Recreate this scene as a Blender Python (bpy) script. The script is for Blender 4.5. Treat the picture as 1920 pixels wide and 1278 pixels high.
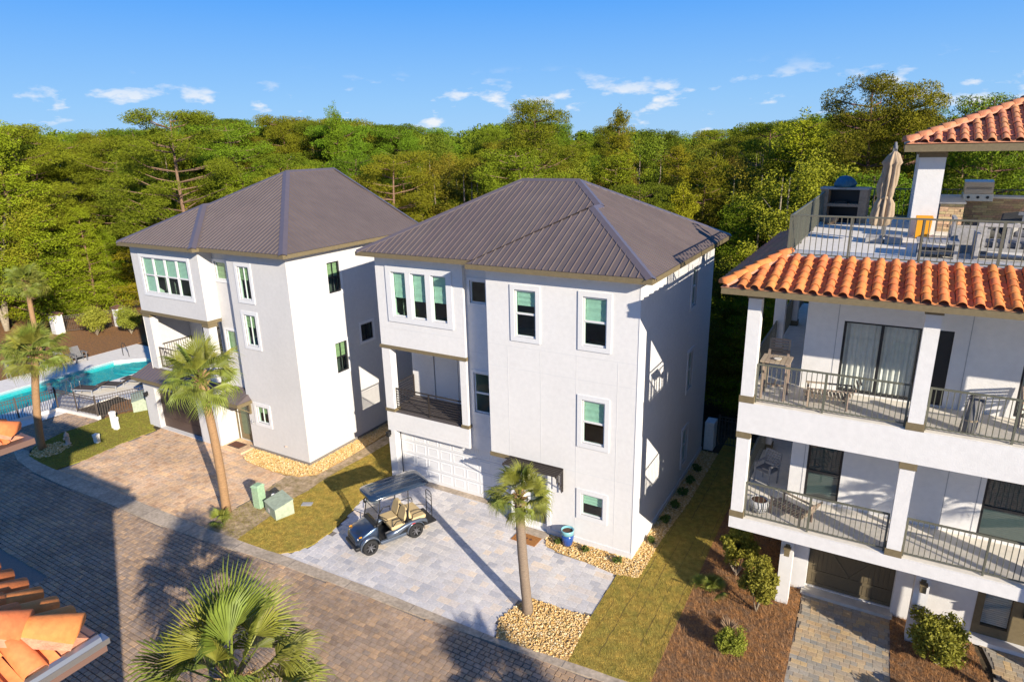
import bpy, bmesh, math, random
import numpy as np
from mathutils import Vector, Matrix

for _o in list(bpy.data.objects): bpy.data.objects.remove(_o)
scene = bpy.context.scene
COL = scene.collection
R = math.radians

# ------------------------------------------------------------------ camera
CAM = dict(x=5.861, y=-17.244, z=12.857, yaw=0.5313, pitch=0.2944, roll=-0.0227, f=1207.5)
cd = bpy.data.cameras.new('camera'); cam = bpy.data.objects.new('camera', cd); COL.objects.link(cam)
cd.sensor_fit = 'HORIZONTAL'; cd.sensor_width = 36.0; cd.lens = 36.0 * CAM['f'] / 1920.0
cd.clip_start = 0.1; cd.clip_end = 6000
_yw, _pi, _ro = CAM['yaw'], CAM['pitch'], CAM['roll']
_F = Vector((-math.sin(_yw)*math.cos(_pi), math.cos(_yw)*math.cos(_pi), -math.sin(_pi)))
_R = Vector((math.cos(_yw), math.sin(_yw), 0)); _U = _R.cross(_F)
_R2 = _R*math.cos(_ro) + _U*math.sin(_ro); _U2 = -_R*math.sin(_ro) + _U*math.cos(_ro)
cam.matrix_world = Matrix(((_R2.x, _U2.x, -_F.x, CAM['x']), (_R2.y, _U2.y, -_F.y, CAM['y']), (_R2.z, _U2.z, -_F.z, CAM['z']), (0, 0, 0, 1)))
scene.camera = cam

# ------------------------------------------------------------------ sky and sun
SUN_EL = R(21.5); SUN_DIR = Vector((0.885, -0.466, math.tan(SUN_EL))).normalized()   # towards the sun
SKYGAIN = 7.0; SKYC = [(.36, .62, .93), (.28, .56, .94), (.085, .365, .95), (.045, .23, .72), (.015, .11, .42)]
world = bpy.data.worlds.new('World'); scene.world = world; world.use_nodes = True
wn = world.node_tree; wn.nodes.clear()
def wnode(t, **k):
    n = wn.nodes.new(t)
    for a, b in k.items(): setattr(n, a, b)
    return n
sky = wnode('ShaderNodeTexSky', sky_type='NISHITA'); sky.sun_disc = False
sky.sun_elevation = SUN_EL; sky.sun_rotation = math.atan2(SUN_DIR.x, SUN_DIR.y)
sky.altitude = 0; sky.air_density = 1.0; sky.dust_density = 0.2; sky.ozone_density = 3.0
bg = wnode('ShaderNodeBackground'); bg.inputs['Strength'].default_value = 0.09
wo = wnode('ShaderNodeOutputWorld')
tc = wnode('ShaderNodeTexCoord'); sep = wnode('ShaderNodeSeparateXYZ'); wn.links.new(tc.outputs['Generated'], sep.inputs[0])
# small fair-weather clouds in a band low over the horizon
mp = wnode('ShaderNodeMapping'); mp.inputs['Scale'].default_value = (1, 1, 2.8); mp.inputs['Location'].default_value = (2.11, 0.42, 0.3)
wn.links.new(tc.outputs['Generated'], mp.inputs[0])
nz = wnode('ShaderNodeTexNoise'); nz.inputs['Scale'].default_value = 13.0; nz.inputs['Detail'].default_value = 7; nz.inputs['Roughness'].default_value = 0.56
wn.links.new(mp.outputs[0], nz.inputs['Vector'])
mr = wnode('ShaderNodeMapRange'); mr.inputs['From Min'].default_value = 0.565; mr.inputs['From Max'].default_value = 0.66
wn.links.new(nz.outputs['Fac'], mr.inputs['Value'])
b1 = wnode('ShaderNodeMapRange'); b1.interpolation_type = 'SMOOTHSTEP'
b1.inputs['From Min'].default_value = 0.115; b1.inputs['From Max'].default_value = 0.055
wn.links.new(sep.outputs['Z'], b1.inputs['Value'])
mu = wnode('ShaderNodeMath', operation='MULTIPLY'); wn.links.new(mr.outputs[0], mu.inputs[0]); wn.links.new(b1.outputs[0], mu.inputs[1])
mu2 = wnode('ShaderNodeMath', operation='MULTIPLY'); mu2.inputs[1].default_value = 0.85; wn.links.new(mu.outputs[0], mu2.inputs[0])
mx = wnode('ShaderNodeMix', data_type='RGBA'); wn.links.new(mu2.outputs[0], mx.inputs[0])
# clear winter sky: the physical sky corrected towards the photograph's clean blue, the same all round
cr = wnode('ShaderNodeValToRGB'); wn.links.new(sep.outputs['Z'], cr.inputs[0])
for p_, c_ in ((0.0, SKYC[0]), (0.06, SKYC[1]), (0.20, SKYC[2]), (0.45, SKYC[3]), (1.0, SKYC[4])):
    el_ = cr.color_ramp.elements[0] if p_ == 0 else cr.color_ramp.elements[-1] if p_ == 1 else cr.color_ramp.elements.new(p_)
    el_.color = (*c_, 1)
sc_ = wnode('ShaderNodeVectorMath', operation='SCALE'); sc_.inputs['Scale'].default_value = SKYGAIN; wn.links.new(cr.outputs[0], sc_.inputs[0])
hs = wnode('ShaderNodeMix', data_type='RGBA'); hs.inputs[0].default_value = 0.96
wn.links.new(sky.outputs[0], hs.inputs[6]); wn.links.new(sc_.outputs[0], hs.inputs[7]); wn.links.new(hs.outputs[2], mx.inputs[6])
mx.inputs[7].default_value = (.92 * SKYGAIN, .93 * SKYGAIN, .95 * SKYGAIN, 1)
wn.links.new(mx.outputs[2], bg.inputs[0]); wn.links.new(bg.outputs[0], wo.inputs[0])

sl = bpy.data.lights.new('sun', 'SUN'); sl.energy = 5.0; sl.angle = R(0.5); sl.color = (1.0, 0.91, 0.77)
sun = bpy.data.objects.new('sun', sl); COL.objects.link(sun)
sun.rotation_euler = (-SUN_DIR).to_track_quat('-Z', 'Y').to_euler(); sun.location = (40, -30, 40)
scene.view_settings.view_transform = 'Standard'; scene.view_settings.look = 'None'
scene.view_settings.exposure = 0.7; scene.view_settings.gamma = 1.0; scene.view_settings.use_curve_mapping = False
scene.cycles.max_bounces = 6; scene.cycles.transparent_max_bounces = 12

# ------------------------------------------------------------------ materials
def mat(name, col, rough=0.7, var=0.0, vscale=4.0, bump=0.0, bscale=60.0, metal=0.0, spec=0.4, rand=0.0, tint=None, ramp=None, attr=None, trans=0.0, coat=0.0, vcol2=None, stretch=None, stain=None):
    """procedural surface: colour varied by noise (var), by object (rand) or by a per-piece attribute through a ramp"""
    m = bpy.data.materials.new(name); m.use_nodes = True; nt = m.node_tree; N = nt.nodes; L = nt.links
    p = N['Principled BSDF']; p.inputs['Roughness'].default_value = rough; p.inputs['Metallic'].default_value = metal
    p.inputs['Specular IOR Level'].default_value = spec
    if coat: p.inputs['Coat Weight'].default_value = coat; p.inputs['Coat Roughness'].default_value = 0.08
    t = N.new('ShaderNodeTexCoord'); vec = t.outputs['Object']
    if stretch:
        mpn = N.new('ShaderNodeMapping'); mpn.inputs['Scale'].default_value = stretch; L.new(vec, mpn.inputs[0]); vec = mpn.outputs[0]
    cur = None
    if ramp:
        cr = N.new('ShaderNodeValToRGB'); cr.color_ramp.interpolation = 'LINEAR'
        els = cr.color_ramp.elements
        while len(els) < len(ramp): els.new(0.5)
        for i, c in enumerate(ramp):
            els[i].position = i / (len(ramp) - 1); els[i].color = (*c, 1)
        if attr:
            a = N.new('ShaderNodeAttribute'); a.attribute_name = attr; L.new(a.outputs['Fac'], cr.inputs[0])
        else:
            oi = N.new('ShaderNodeObjectInfo'); L.new(oi.outputs['Random'], cr.inputs[0])
        cur = cr.outputs[0]
    if cur is None:
        rgb = N.new('ShaderNodeRGB'); rgb.outputs[0].default_value = (*col, 1); cur = rgb.outputs[0]
    if var or vcol2:
        n1 = N.new('ShaderNodeTexNoise'); n1.inputs['Scale'].default_value = vscale; n1.inputs['Detail'].default_value = 6; n1.inputs['Roughness'].default_value = 0.65
        L.new(vec, n1.inputs['Vector'])
        if vcol2:
            r1 = N.new('ShaderNodeMapRange'); r1.inputs['From Min'].default_value = 0.38; r1.inputs['From Max'].default_value = 0.62
            L.new(n1.outputs['Fac'], r1.inputs['Value'])
            mxx = N.new('ShaderNodeMix'); mxx.data_type = 'RGBA'; L.new(r1.outputs[0], mxx.inputs[0]); L.new(cur, mxx.inputs[6]); mxx.inputs[7].default_value = (*vcol2, 1)
            cur = mxx.outputs[2]
        if var:
            n2 = N.new('ShaderNodeTexNoise'); n2.inputs['Scale'].default_value = vscale * 2.7; n2.inputs['Detail'].default_value = 5
            L.new(vec, n2.inputs['Vector'])
            r2 = N.new('ShaderNodeMapRange'); r2.inputs['From Min'].default_value = 0.3; r2.inputs['From Max'].default_value = 0.7
            r2.inputs['To Min'].default_value = 1 - var; r2.inputs['To Max'].default_value = 1 + var
            L.new(n2.outputs['Fac'], r2.inputs['Value'])
            vm = N.new('ShaderNodeVectorMath'); vm.operation = 'SCALE'; L.new(cur, vm.inputs[0]); L.new(r2.outputs[0], vm.inputs['Scale']); cur = vm.outputs[0]
    if rand:
        oi2 = N.new('ShaderNodeObjectInfo'); h = N.new('ShaderNodeHueSaturation')
        rr = N.new('ShaderNodeMapRange'); rr.inputs['To Min'].default_value = 1 - rand; rr.inputs['To Max'].default_value = 1 + rand; L.new(oi2.outputs['Random'], rr.inputs['Value'])
        hh = N.new('ShaderNodeMapRange'); hh.inputs['To Min'].default_value = 0.5 - rand * 0.10; hh.inputs['To Max'].default_value = 0.5 + rand * 0.16
        mm = N.new('ShaderNodeMath'); mm.operation = 'MULTIPLY'; mm.inputs[1].default_value = 7.31; L.new(oi2.outputs['Random'], mm.inputs[0])
        fr = N.new('ShaderNodeMath'); fr.operation = 'FRACT'; L.new(mm.outputs[0], fr.inputs[0]); L.new(fr.outputs[0], hh.inputs['Value'])
        L.new(rr.outputs[0], h.inputs['Value']); L.new(hh.outputs[0], h.inputs['Hue']); L.new(cur, h.inputs['Color']); cur = h.outputs[0]
    if stain:   # broad weathering: traffic film, rain marks, sun fading
        ns = N.new('ShaderNodeTexNoise'); ns.inputs['Scale'].default_value = stain[0]; ns.inputs['Detail'].default_value = 8; ns.inputs['Roughness'].default_value = 0.7
        L.new(N.new('ShaderNodeNewGeometry').outputs['Position'], ns.inputs['Vector'])
        rs = N.new('ShaderNodeMapRange'); rs.inputs['From Min'].default_value = 0.35; rs.inputs['From Max'].default_value = 0.62; rs.inputs['To Min'].default_value = 1 - stain[1]; rs.inputs['To Max'].default_value = 1 + stain[1] * .35
        L.new(ns.outputs['Fac'], rs.inputs['Value']); vs_ = N.new('ShaderNodeVectorMath'); vs_.operation = 'SCALE'; L.new(cur, vs_.inputs[0]); L.new(rs.outputs[0], vs_.inputs['Scale']); cur = vs_.outputs[0]
    L.new(cur, p.inputs['Base Color'])
    if bump:
        nb = N.new('ShaderNodeTexNoise'); nb.inputs['Scale'].default_value = bscale; nb.inputs['Detail'].default_value = 4; L.new(vec, nb.inputs['Vector'])
        b = N.new('ShaderNodeBump'); b.inputs['Strength'].default_value = bump; b.inputs['Distance'].default_value = 0.02
        L.new(nb.outputs['Fac'], b.inputs['Height']); L.new(b.outputs[0], p.inputs['Normal'])
    if trans:
        tr = N.new('ShaderNodeBsdfTranslucent'); L.new(cur, tr.inputs['Color']); ms = N.new('ShaderNodeMixShader'); ms.inputs[0].default_value = trans
        L.new(p.outputs[0], ms.inputs[1]); L.new(tr.outputs[0], ms.inputs[2]); L.new(ms.outputs[0], N['Material Output'].inputs[0])
    return m

def glass(name, tint, gloss=0.10, rough=0.02):
    m = bpy.data.materials.new(name); m.use_nodes = True; nt = m.node_tree; N = nt.nodes; L = nt.links
    N.remove(N['Principled BSDF'])
    t = N.new('ShaderNodeBsdfTransparent'); t.inputs[0].default_value = (*tint, 1)
    g = N.new('ShaderNodeBsdfGlossy'); g.inputs['Roughness'].default_value = rough; g.inputs[0].default_value = (1, 1, 1, 1)
    fz = N.new('ShaderNodeLayerWeight'); fz.inputs['Blend'].default_value = 0.5
    pw = N.new('ShaderNodeMath'); pw.operation = 'POWER'; pw.inputs[1].default_value = 4.5; L.new(fz.outputs['Facing'], pw.inputs[0])
    ad = N.new('ShaderNodeMath'); ad.operation = 'MULTIPLY_ADD'; ad.inputs[1].default_value = 0.7; ad.inputs[2].default_value = gloss + 0.04; ad.use_clamp = True; L.new(pw.outputs[0], ad.inputs[0])
    tc_ = N.new('ShaderNodeTexCoord'); nn = N.new('ShaderNodeTexNoise'); nn.inputs['Scale'].default_value = 1.3; L.new(tc_.outputs['Object'], nn.inputs['Vector'])
    b = N.new('ShaderNodeBump'); b.inputs['Strength'].default_value = 0.12; b.inputs['Distance'].default_value = 0.05; L.new(nn.outputs['Fac'], b.inputs['Height']); L.new(b.outputs[0], g.inputs['Normal'])
    ms = N.new('ShaderNodeMixShader'); L.new(ad.outputs[0], ms.inputs[0]); L.new(t.outputs[0], ms.inputs[1]); L.new(g.outputs[0], ms.inputs[2])
    L.new(ms.outputs[0], N['Material Output'].inputs[0])
    return m

MT = dict(
    stucco=mat('white_stucco', (0.70, 0.68, 0.655), 0.85, stain=(.5, .035), var=0.035, vscale=2.5, bump=0.22, bscale=30, spec=0.2),
    stucco2=mat('cream_white_stucco', (0.585, 0.565, 0.545), 0.85, stain=(.5, .04), var=0.035, vscale=2.5, bump=0.25, bscale=28, spec=0.2),
    trimw=mat('white_painted_trim', (0.69, 0.68, 0.67), 0.6, var=0.02, vscale=3, bump=0.08, bscale=50),
    vinyl=mat('white_window_vinyl', (0.69, 0.68, 0.67), 0.35),
    olive=mat('olive_brown_paint', (0.175, 0.135, 0.072), 0.6, var=0.10, vscale=5, bump=0.1),
    metalroof=mat('brown_metal_roof', (0.130, 0.098, 0.084), 0.42, stain=(.3, .12), var=0.06, vscale=0.8, rand=0.05, spec=0.5),
    metalcap=mat('brown_metal_ridge_cap', (0.120, 0.095, 0.095), 0.33, var=0.05, vscale=2, spec=0.6),
    darkmetal=mat('dark_bronze_metal', (0.035, 0.028, 0.024), 0.45, spec=0.5),
    railolive=mat('grey_green_rail_metal', (0.115, 0.115, 0.085), 0.5, var=0.08, vscale=9),
    blackframe=mat('black_window_frame', (0.018, 0.018, 0.02), 0.4),
    blind=mat('white_roller_blind', (0.56, 0.64, 0.58), 0.9, var=0.08, vscale=3, bump=0.5, bscale=5),
    shadeolive=mat('olive_shade', (0.36, 0.37, 0.22), 0.9, var=0.08, vscale=3), slat=mat('white_slat_blind', (0.62, 0.66, 0.62), 0.8, var=0.05),
    curtain=mat('pale_curtain', (0.80, 0.84, 0.80), 0.9, var=0.06, vscale=3),
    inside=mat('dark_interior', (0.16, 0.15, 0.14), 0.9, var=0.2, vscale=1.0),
    glassg=glass('green_tinted_glass', (0.68, 0.87, 0.77), 0.02), glassd=glass('dark_glass', (0.30, 0.36, 0.36), 0.06),
    glassc=glass('clear_windscreen', (0.80, 0.80, 0.78), 0.04),
    gdoor=mat('white_garage_door', (0.69, 0.68, 0.67), 0.5, bump=0.05), gdoorA=mat('brown_garage_door', (0.085, 0.055, 0.042), 0.55, var=0.18, vscale=7, stretch=(1, 1, 6)),
    gdoorC=mat('olive_wood_garage_door', (0.135, 0.105, 0.060), 0.6, var=0.15, vscale=6, stretch=(8, 8, 1)),
    tile=mat('orange_clay_tile', (0.66, 0.20, 0.058), 0.8, stain=(1.2, .28), var=0.12, vscale=5, bump=0.15, bscale=40, rand=0.06),
    tilepale=mat('faded_clay_tile', (0.52, 0.20, 0.10), 0.8, var=0.22, vscale=5, bump=0.15, bscale=40, rand=0.07),
    mortar=mat('pink_mortar', (0.66, 0.30, 0.17), 0.9, var=0.2, vscale=6, bump=0.4),
    concrete=mat('pale_concrete', (0.55, 0.51, 0.45), 0.85, var=0.10, vscale=2, bump=0.15, bscale=50),
    deckc=mat('cream_pool_deck', (0.74, 0.69, 0.62), 0.85, var=0.07, vscale=1.5, bump=0.1),
    terrace=mat('terrace_floor', (0.72, 0.66, 0.56), 0.8, var=0.08, vscale=2, bump=0.05),
    kerb=mat('kerb_concrete', (0.46, 0.37, 0.275), 0.9, stain=(.9, .3), var=0.22, vscale=3.5, bump=0.3, bscale=40),
    pavjoint=mat('paver_joint_sand', (0.21, 0.185, 0.16), 0.95, var=0.15, vscale=9, bump=0.3),
    paverB=mat('grey_paver', (0, 0, 0), 0.85, stain=(.8, .12), var=0.13, vscale=5, bump=0.2, bscale=45, ramp=[(0.452, 0.440, 0.454), (0.632, 0.596, 0.574), (0.542, 0.511, 0.493), (0.707, 0.653, 0.601), (0.602, 0.568, 0.560), (0.753, 0.625, 0.493)]),
    paverA=mat('tan_paver', (0, 0, 0), 0.85, stain=(.6, .28), var=0.18, vscale=4, bump=0.2, bscale=45, ramp=[(0.520, 0.328, 0.199), (0.694, 0.438, 0.252), (0.590, 0.422, 0.292), (0.798, 0.516, 0.278), (0.520, 0.375, 0.265), (0.728, 0.485, 0.292)]),
    paverC=mat('yellow_grey_cobble', (0, 0, 0), 0.85, stain=(.8, .2), var=0.14, vscale=6, bump=0.2, bscale=45, ramp=[(0.325, 0.293, 0.247), (0.520, 0.351, 0.182), (0.351, 0.325, 0.280), (0.572, 0.403, 0.208), (0.286, 0.273, 0.240), (0.429, 0.338, 0.234)]),
    street=mat('street_cobble', (0, 0, 0), 0.85, stain=(.55, .30), var=0.16, vscale=2.5, bump=0.2, bscale=45, attr='tint', ramp=[(0.296, 0.210, 0.149), (0.435, 0.301, 0.198), (0.356, 0.263, 0.192), (0.521, 0.339, 0.198), (0.330, 0.248, 0.186), (0.417, 0.301, 0.217)]),
    grass=mat('dormant_turf', (0.40, 0.28, 0.062), 0.95, var=0.22, vscale=2.2, bump=0.8, bscale=70, spec=0.1, vcol2=(0.30, 0.245, 0.055)),
    blade=mat('dormant_grass_blades', (0.52, 0.36, 0.085), 0.9, var=0.26, vscale=2.2, spec=0.1, trans=0.25, vcol2=(0.40, 0.32, 0.07)),
    grassg=mat('green_turf', (0.24, 0.23, 0.04), 0.95, var=0.28, vscale=6, bump=0.8, bscale=70, spec=0.1, vcol2=(0.24, 0.19, 0.05)),
    bladeg=mat('green_grass_blades', (0.28, 0.28, 0.045), 0.9, var=0.3, vscale=3, spec=0.1, trans=0.25, vcol2=(0.26, 0.22, 0.05)),
    soil=mat('bare_sandy_soil', (0.50, 0.36, 0.23), 0.95, var=0.25, vscale=3, bump=0.6, bscale=25, vcol2=(0.27, 0.20, 0.09)),
    forestfloor=mat('forest_floor', (0.075, 0.055, 0.03), 0.95, var=0.4, vscale=1.5, bump=0.8, bscale=10),
    mulch=mat('pine_straw_bed', (0.34, 0.165, 0.062), 0.95, var=0.35, vscale=6, bump=1.0, bscale=40, spec=0.1, vcol2=(0.20, 0.12, 0.07)),
    straw=mat('pine_straw', (0.46, 0.225, 0.085), 0.9, var=0.35, vscale=3, spec=0.1, vcol2=(0.27, 0.17, 0.10)),
    gravelb=mat('gravel_bed', (0.55, 0.35, 0.13), 0.95, var=0.3, vscale=25, bump=1.0, bscale=60),
    stone=mat('golden_gravel', (0, 0, 0), 0.75, attr='tint', ramp=[(0.462, 0.264, 0.077), (0.682, 0.440, 0.154), (0.770, 0.572, 0.286), (0.605, 0.363, 0.110), (0.820, 0.693, 0.462)]),
    water=glass('pool_water', (0.72, 0.96, 0.97), 0.0, 0.03), basin=mat('pool_plaster', (0.02, 0.47, 0.49), 0.8, var=0.12, vscale=1.2),
    bark=mat('pine_bark', (0.20, 0.115, 0.075), 0.95, var=0.35, vscale=5, bump=1.0, bscale=14, rand=0.2), barkg=mat('pale_bark', (0.27, 0.215, 0.16), 0.95, var=0.3, vscale=5, bump=1.0, bscale=14, rand=0.2),
    pine=mat('pine_needles', (0.150, 0.166, 0.008), 0.8, var=0.30, vscale=0.9, rand=0.36, spec=0.15, trans=0.08),
    pine2=mat('bushy_pine_needles', (0.195, 0.202, 0.008), 0.8, var=0.30, vscale=0.8, rand=0.36, spec=0.15, trans=0.08),
    oak=mat('scrub_leaves', (0.190, 0.178, 0.010), 0.75, var=0.32, vscale=0.9, rand=0.36, spec=0.2, trans=0.08),
    shrub=mat('shrub_leaves', (0.30, 0.29, 0.035), 0.7, var=0.30, vscale=5, rand=0.15, spec=0.3, trans=0.28), shrubd=mat('dark_shrub_leaves', (0.10, 0.145, 0.022), 0.6, var=0.30, vscale=5, rand=0.1, trans=0.2),
    frond=mat('palm_frond', (0.255, 0.275, 0.045), 0.5, var=0.22, vscale=3, rand=0.20, spec=0.35, trans=0.30), deadfrond=mat('dry_palm_boots', (0.32, 0.19, 0.085), 0.9, var=0.35, vscale=9, bump=0.6),
    palmtrunk=mat('palm_trunk', (0.235, 0.175, 0.125), 0.95, var=0.25, vscale=6, bump=0.9, bscale=9, stretch=(1, 1, 7)), palmtrunko=mat('orange_palm_trunk', (0.34, 0.20, 0.10), 0.95, var=0.28, vscale=5, bump=0.9, bscale=9, stretch=(1, 1, 7)),
    cartblue=mat('metallic_blue_paint', (0.055, 0.085, 0.14), 0.28, metal=0.75, coat=0.8), cartroof=mat('navy_gloss_roof', (0.018, 0.035, 0.065), 0.18, spec=0.6, coat=0.6), cartsil=mat('silver_blue_paint', (0.20, 0.24, 0.30), 0.28, metal=0.8, coat=0.7),
    black=mat('black_plastic', (0.016, 0.016, 0.017), 0.45), rubber=mat('tyre_rubber', (0.020, 0.020, 0.021), 0.85, bump=0.3), chrome=mat('machined_alloy', (0.32, 0.32, 0.33), 0.3, metal=1.0), seat=mat('tan_vinyl', (0.56, 0.42, 0.22), 0.5, var=0.05, vscale=4, bump=0.1), amber=mat('amber_lens', (0.7, 0.28, 0.02), 0.2), redlens=mat('red_lens', (0.45, 0.03, 0.03), 0.2), lens=mat('headlight_lens', (0.7, 0.72, 0.75), 0.1, spec=0.8),
    green=mat('utility_green', (0.30, 0.44, 0.28), 0.6, var=0.12, vscale=4), greenfade=mat('faded_utility_green', (0.36, 0.41, 0.30), 0.7, var=0.15, vscale=3), white=mat('white_plastic', (0.75, 0.73, 0.68), 0.5, var=0.08), sticker=mat('paper_sticker', (0.72, 0.66, 0.6), 0.7),
    potblue=mat('cobalt_glaze', (0.02, 0.07, 0.27), 0.2, spec=0.6, coat=0.4), potaqua=mat('aqua_glaze', (0.22, 0.48, 0.52), 0.25, spec=0.6), potsoil=mat('potting_soil', (0.10, 0.05, 0.03), 0.95, var=0.3, bump=0.6), mator=mat('coir_mat', (0.36, 0.15, 0.04), 0.95, var=0.25, vscale=12, bump=0.7), matbr=mat('brown_door_mat', (0.12, 0.08, 0.06), 0.95, var=0.25, vscale=12, bump=0.7), matdark=mat('mat_print', (0.13, 0.05, 0.03), 0.95),
    teak=mat('weathered_teak', (0.34, 0.26, 0.19), 0.8, var=0.22, vscale=6, stretch=(1, 6, 6), rand=0.1), greywood=mat('grey_weathered_wood', (0.33, 0.31, 0.29), 0.8, var=0.2, vscale=6, rand=0.1), cabinet=mat('light_wood', (0.30, 0.22, 0.15), 0.7, var=0.2, vscale=5), cushion=mat('dark_cushion', (0.055, 0.052, 0.045), 0.9, var=0.12, vscale=4, bump=0.3, bscale=30), cushgrey=mat('grey_cushion', (0.17, 0.165, 0.165), 0.9, var=0.1, bump=0.2),
    canvas=mat('tan_canvas', (0.36, 0.27, 0.18), 0.9, var=0.10, vscale=3, bump=0.25, bscale=12), bluebag=mat('blue_tarp', (0.03, 0.12, 0.19), 0.5, var=0.15, bump=0.6, bscale=8), orange=mat('orange_plastic', (0.80, 0.34, 0.015), 0.5), steel=mat('stainless_steel', (0.52, 0.49, 0.44), 0.32, metal=0.9, var=0.05), ledge=mat('stacked_ledge_stone', (0.46, 0.32, 0.19), 0.85, var=0.2, vscale=7, bump=0.5, bscale=30, rand=0.22), gutter=mat('aluminium_gutter', (0.42, 0.40, 0.38), 0.35, metal=0.8), copper=mat('brown_gutter', (0.22, 0.13, 0.10), 0.5, metal=0.3),
    wicker=mat('dark_wicker', (0.07, 0.055, 0.048), 0.8, var=0.2, vscale=20), brickcap=mat('brown_pillar_cap', (0.14, 0.07, 0.045), 0.9, var=0.2), picket=mat('bronze_fence', (0.085, 0.068, 0.058), 0.6, var=0.1, vscale=8), cream=mat('cream_hydrant', (0.55, 0.42, 0.33), 0.7), striped=mat('striped_pot', (0.45, 0.44, 0.43), 0.7, var=0.1), plate=mat('grey_cover_plate', (0.35, 0.35, 0.36), 0.5, var=0.1), rope=mat('straw_clump', (0.30, 0.20, 0.12), 0.9, var=0.2),
)

# ------------------------------------------------------------------ mesh helpers
class MB:
    def __init__(s): s.v = []; s.f = []
    def add(s, vs, fs):
        b = len(s.v); s.v += [tuple(v) for v in vs]; s.f += [tuple(i + b for i in f) for f in fs]; return s
    def poly(s, pts): return s.add(pts, [tuple(range(len(pts)))])
    def box(s, x0, x1, y0, y1, z0, z1, fn=None):
        if x0 > x1: x0, x1 = x1, x0
        if y0 > y1: y0, y1 = y1, y0
        if z0 > z1: z0, z1 = z1, z0
        vs = [(x0, y0, z0), (x1, y0, z0), (x1, y1, z0), (x0, y1, z0), (x0, y0, z1), (x1, y0, z1), (x1, y1, z1), (x0, y1, z1)]
        if fn: vs = [fn(*v) for v in vs]
        return s.add(vs, [(0, 3, 2, 1), (4, 5, 6, 7), (0, 1, 5, 4), (1, 2, 6, 5), (2, 3, 7, 6), (3, 0, 4, 7)])
    def prism(s, pts, z0, z1):
        n = len(pts); vs = [(p[0], p[1], z0) for p in pts] + [(p[0], p[1], z1) for p in pts]
        fs = [tuple(range(n - 1, -1, -1)), tuple(range(n, 2 * n))] + [(i, (i + 1) % n, n + (i + 1) % n, n + i) for i in range(n)]
        return s.add(vs, fs)
    def tube(s, path, rad, n=8, caps=True):
        path = [Vector(p) for p in path]; rad = rad if isinstance(rad, (list, tuple)) else [rad] * len(path)
        vs = []; prev = None
        for i, p in enumerate(path):
            d = (path[min(i + 1, len(path) - 1)] - path[max(i - 1, 0)])
            if d.length < 1e-9: d = Vector((0, 0, 1))
            d.normalize()
            if prev is None:
                a = Vector((0, 0, 1)) if abs(d.z) < 0.9 else Vector((1, 0, 0))
                u = d.cross(a).normalized()
            else:
                u = (prev - d * prev.dot(d))
                u = u.normalized() if u.length > 1e-6 else d.orthogonal().normalized()
            prev = u; w = d.cross(u)
            for k in range(n):
                t = 2 * math.pi * k / n; vs.append(p + (u * math.cos(t) + w * math.sin(t)) * rad[i])
        fs = []
        for i in range(len(path) - 1):
            for k in range(n):
                fs.append((i * n + k, i * n + (k + 1) % n, (i + 1) * n + (k + 1) % n, (i + 1) * n + k))
        if caps:
            fs.append(tuple(range(n - 1, -1, -1))); fs.append(tuple((len(path) - 1) * n + k for k in range(n)))
        return s.add(vs, fs)
    def lathe(s, prof, c=(0, 0, 0), n=20, axis='z', caps=True):
        vs = []
        for r, h in prof:
            for k in range(n):
                t = 2 * math.pi * k / n; a, b = r * math.cos(t), r * math.sin(t)
                vs.append((c[0] + a, c[1] + b, c[2] + h) if axis == 'z' else (c[0] + a, c[1] + h, c[2] + b))
        fs = []
        for i in range(len(prof) - 1):
            for k in range(n):
                q = (i * n + k, i * n + (k + 1) % n, (i + 1) * n + (k + 1) % n, (i + 1) * n + k)
                fs.append(q if axis == 'z' else q[::-1])
        if caps: fs.append(tuple(range(n - 1, -1, -1))); fs.append(tuple((len(prof) - 1) * n + k for k in range(n)))
        return s.add(vs, fs)
    def mesh(s, name, m, smooth=False):
        me = bpy.data.meshes.new(name); me.from_pydata(s.v, [], s.f); me.materials.append(m)
        bm = bmesh.new(); bm.from_mesh(me); bmesh.ops.recalc_face_normals(bm, faces=bm.faces); bm.to_mesh(me); bm.free()
        if smooth: me.polygons.foreach_set('use_smooth', [True] * len(me.polygons))
        me.update(); return me
    def build(s, name, m, parent=None, smooth=False, bevel=0.0, **tags):
        return link(name, s.mesh(name, m, smooth), parent, bevel, **tags)

def tag(o, label=None, cat=None, group=None, kind=None):
    if label: o['label'] = label
    if cat: o['category'] = cat
    if group: o['group'] = group
    if kind: o['kind'] = kind
    return o
def link(name, me, parent=None, bevel=0.0, **tags):
    o = bpy.data.objects.new(name, me); COL.objects.link(o)
    if parent is not None:
        o.parent = parent
        if parent.get('_w'): o.matrix_parent_inverse = Matrix.Translation(-Vector(parent.location))
    if bevel:
        b = o.modifiers.new('bevel', 'BEVEL'); b.width = bevel; b.segments = 2; b.limit_method = 'ANGLE'
    return tag(o, **tags)
def thing(name, label, cat, loc=(0, 0, 0), rz=0.0, group=None):
    o = bpy.data.objects.new(name, None); COL.objects.link(o); o.location = loc; o.rotation_euler = (0, 0, rz); o.empty_display_size = 0.2
    return tag(o, label, cat, group)
def place(name, label, cat, loc, group=None):
    """a thing whose parts are modelled in world coordinates"""
    o = thing(name, label, cat, loc, 0.0, group); o['_w'] = 1; return o
def copy_tree(o, parent=None):
    c = o.copy(); COL.objects.link(c); c.parent = parent
    for ch in o.children: copy_tree(ch, c)
    return c
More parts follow.
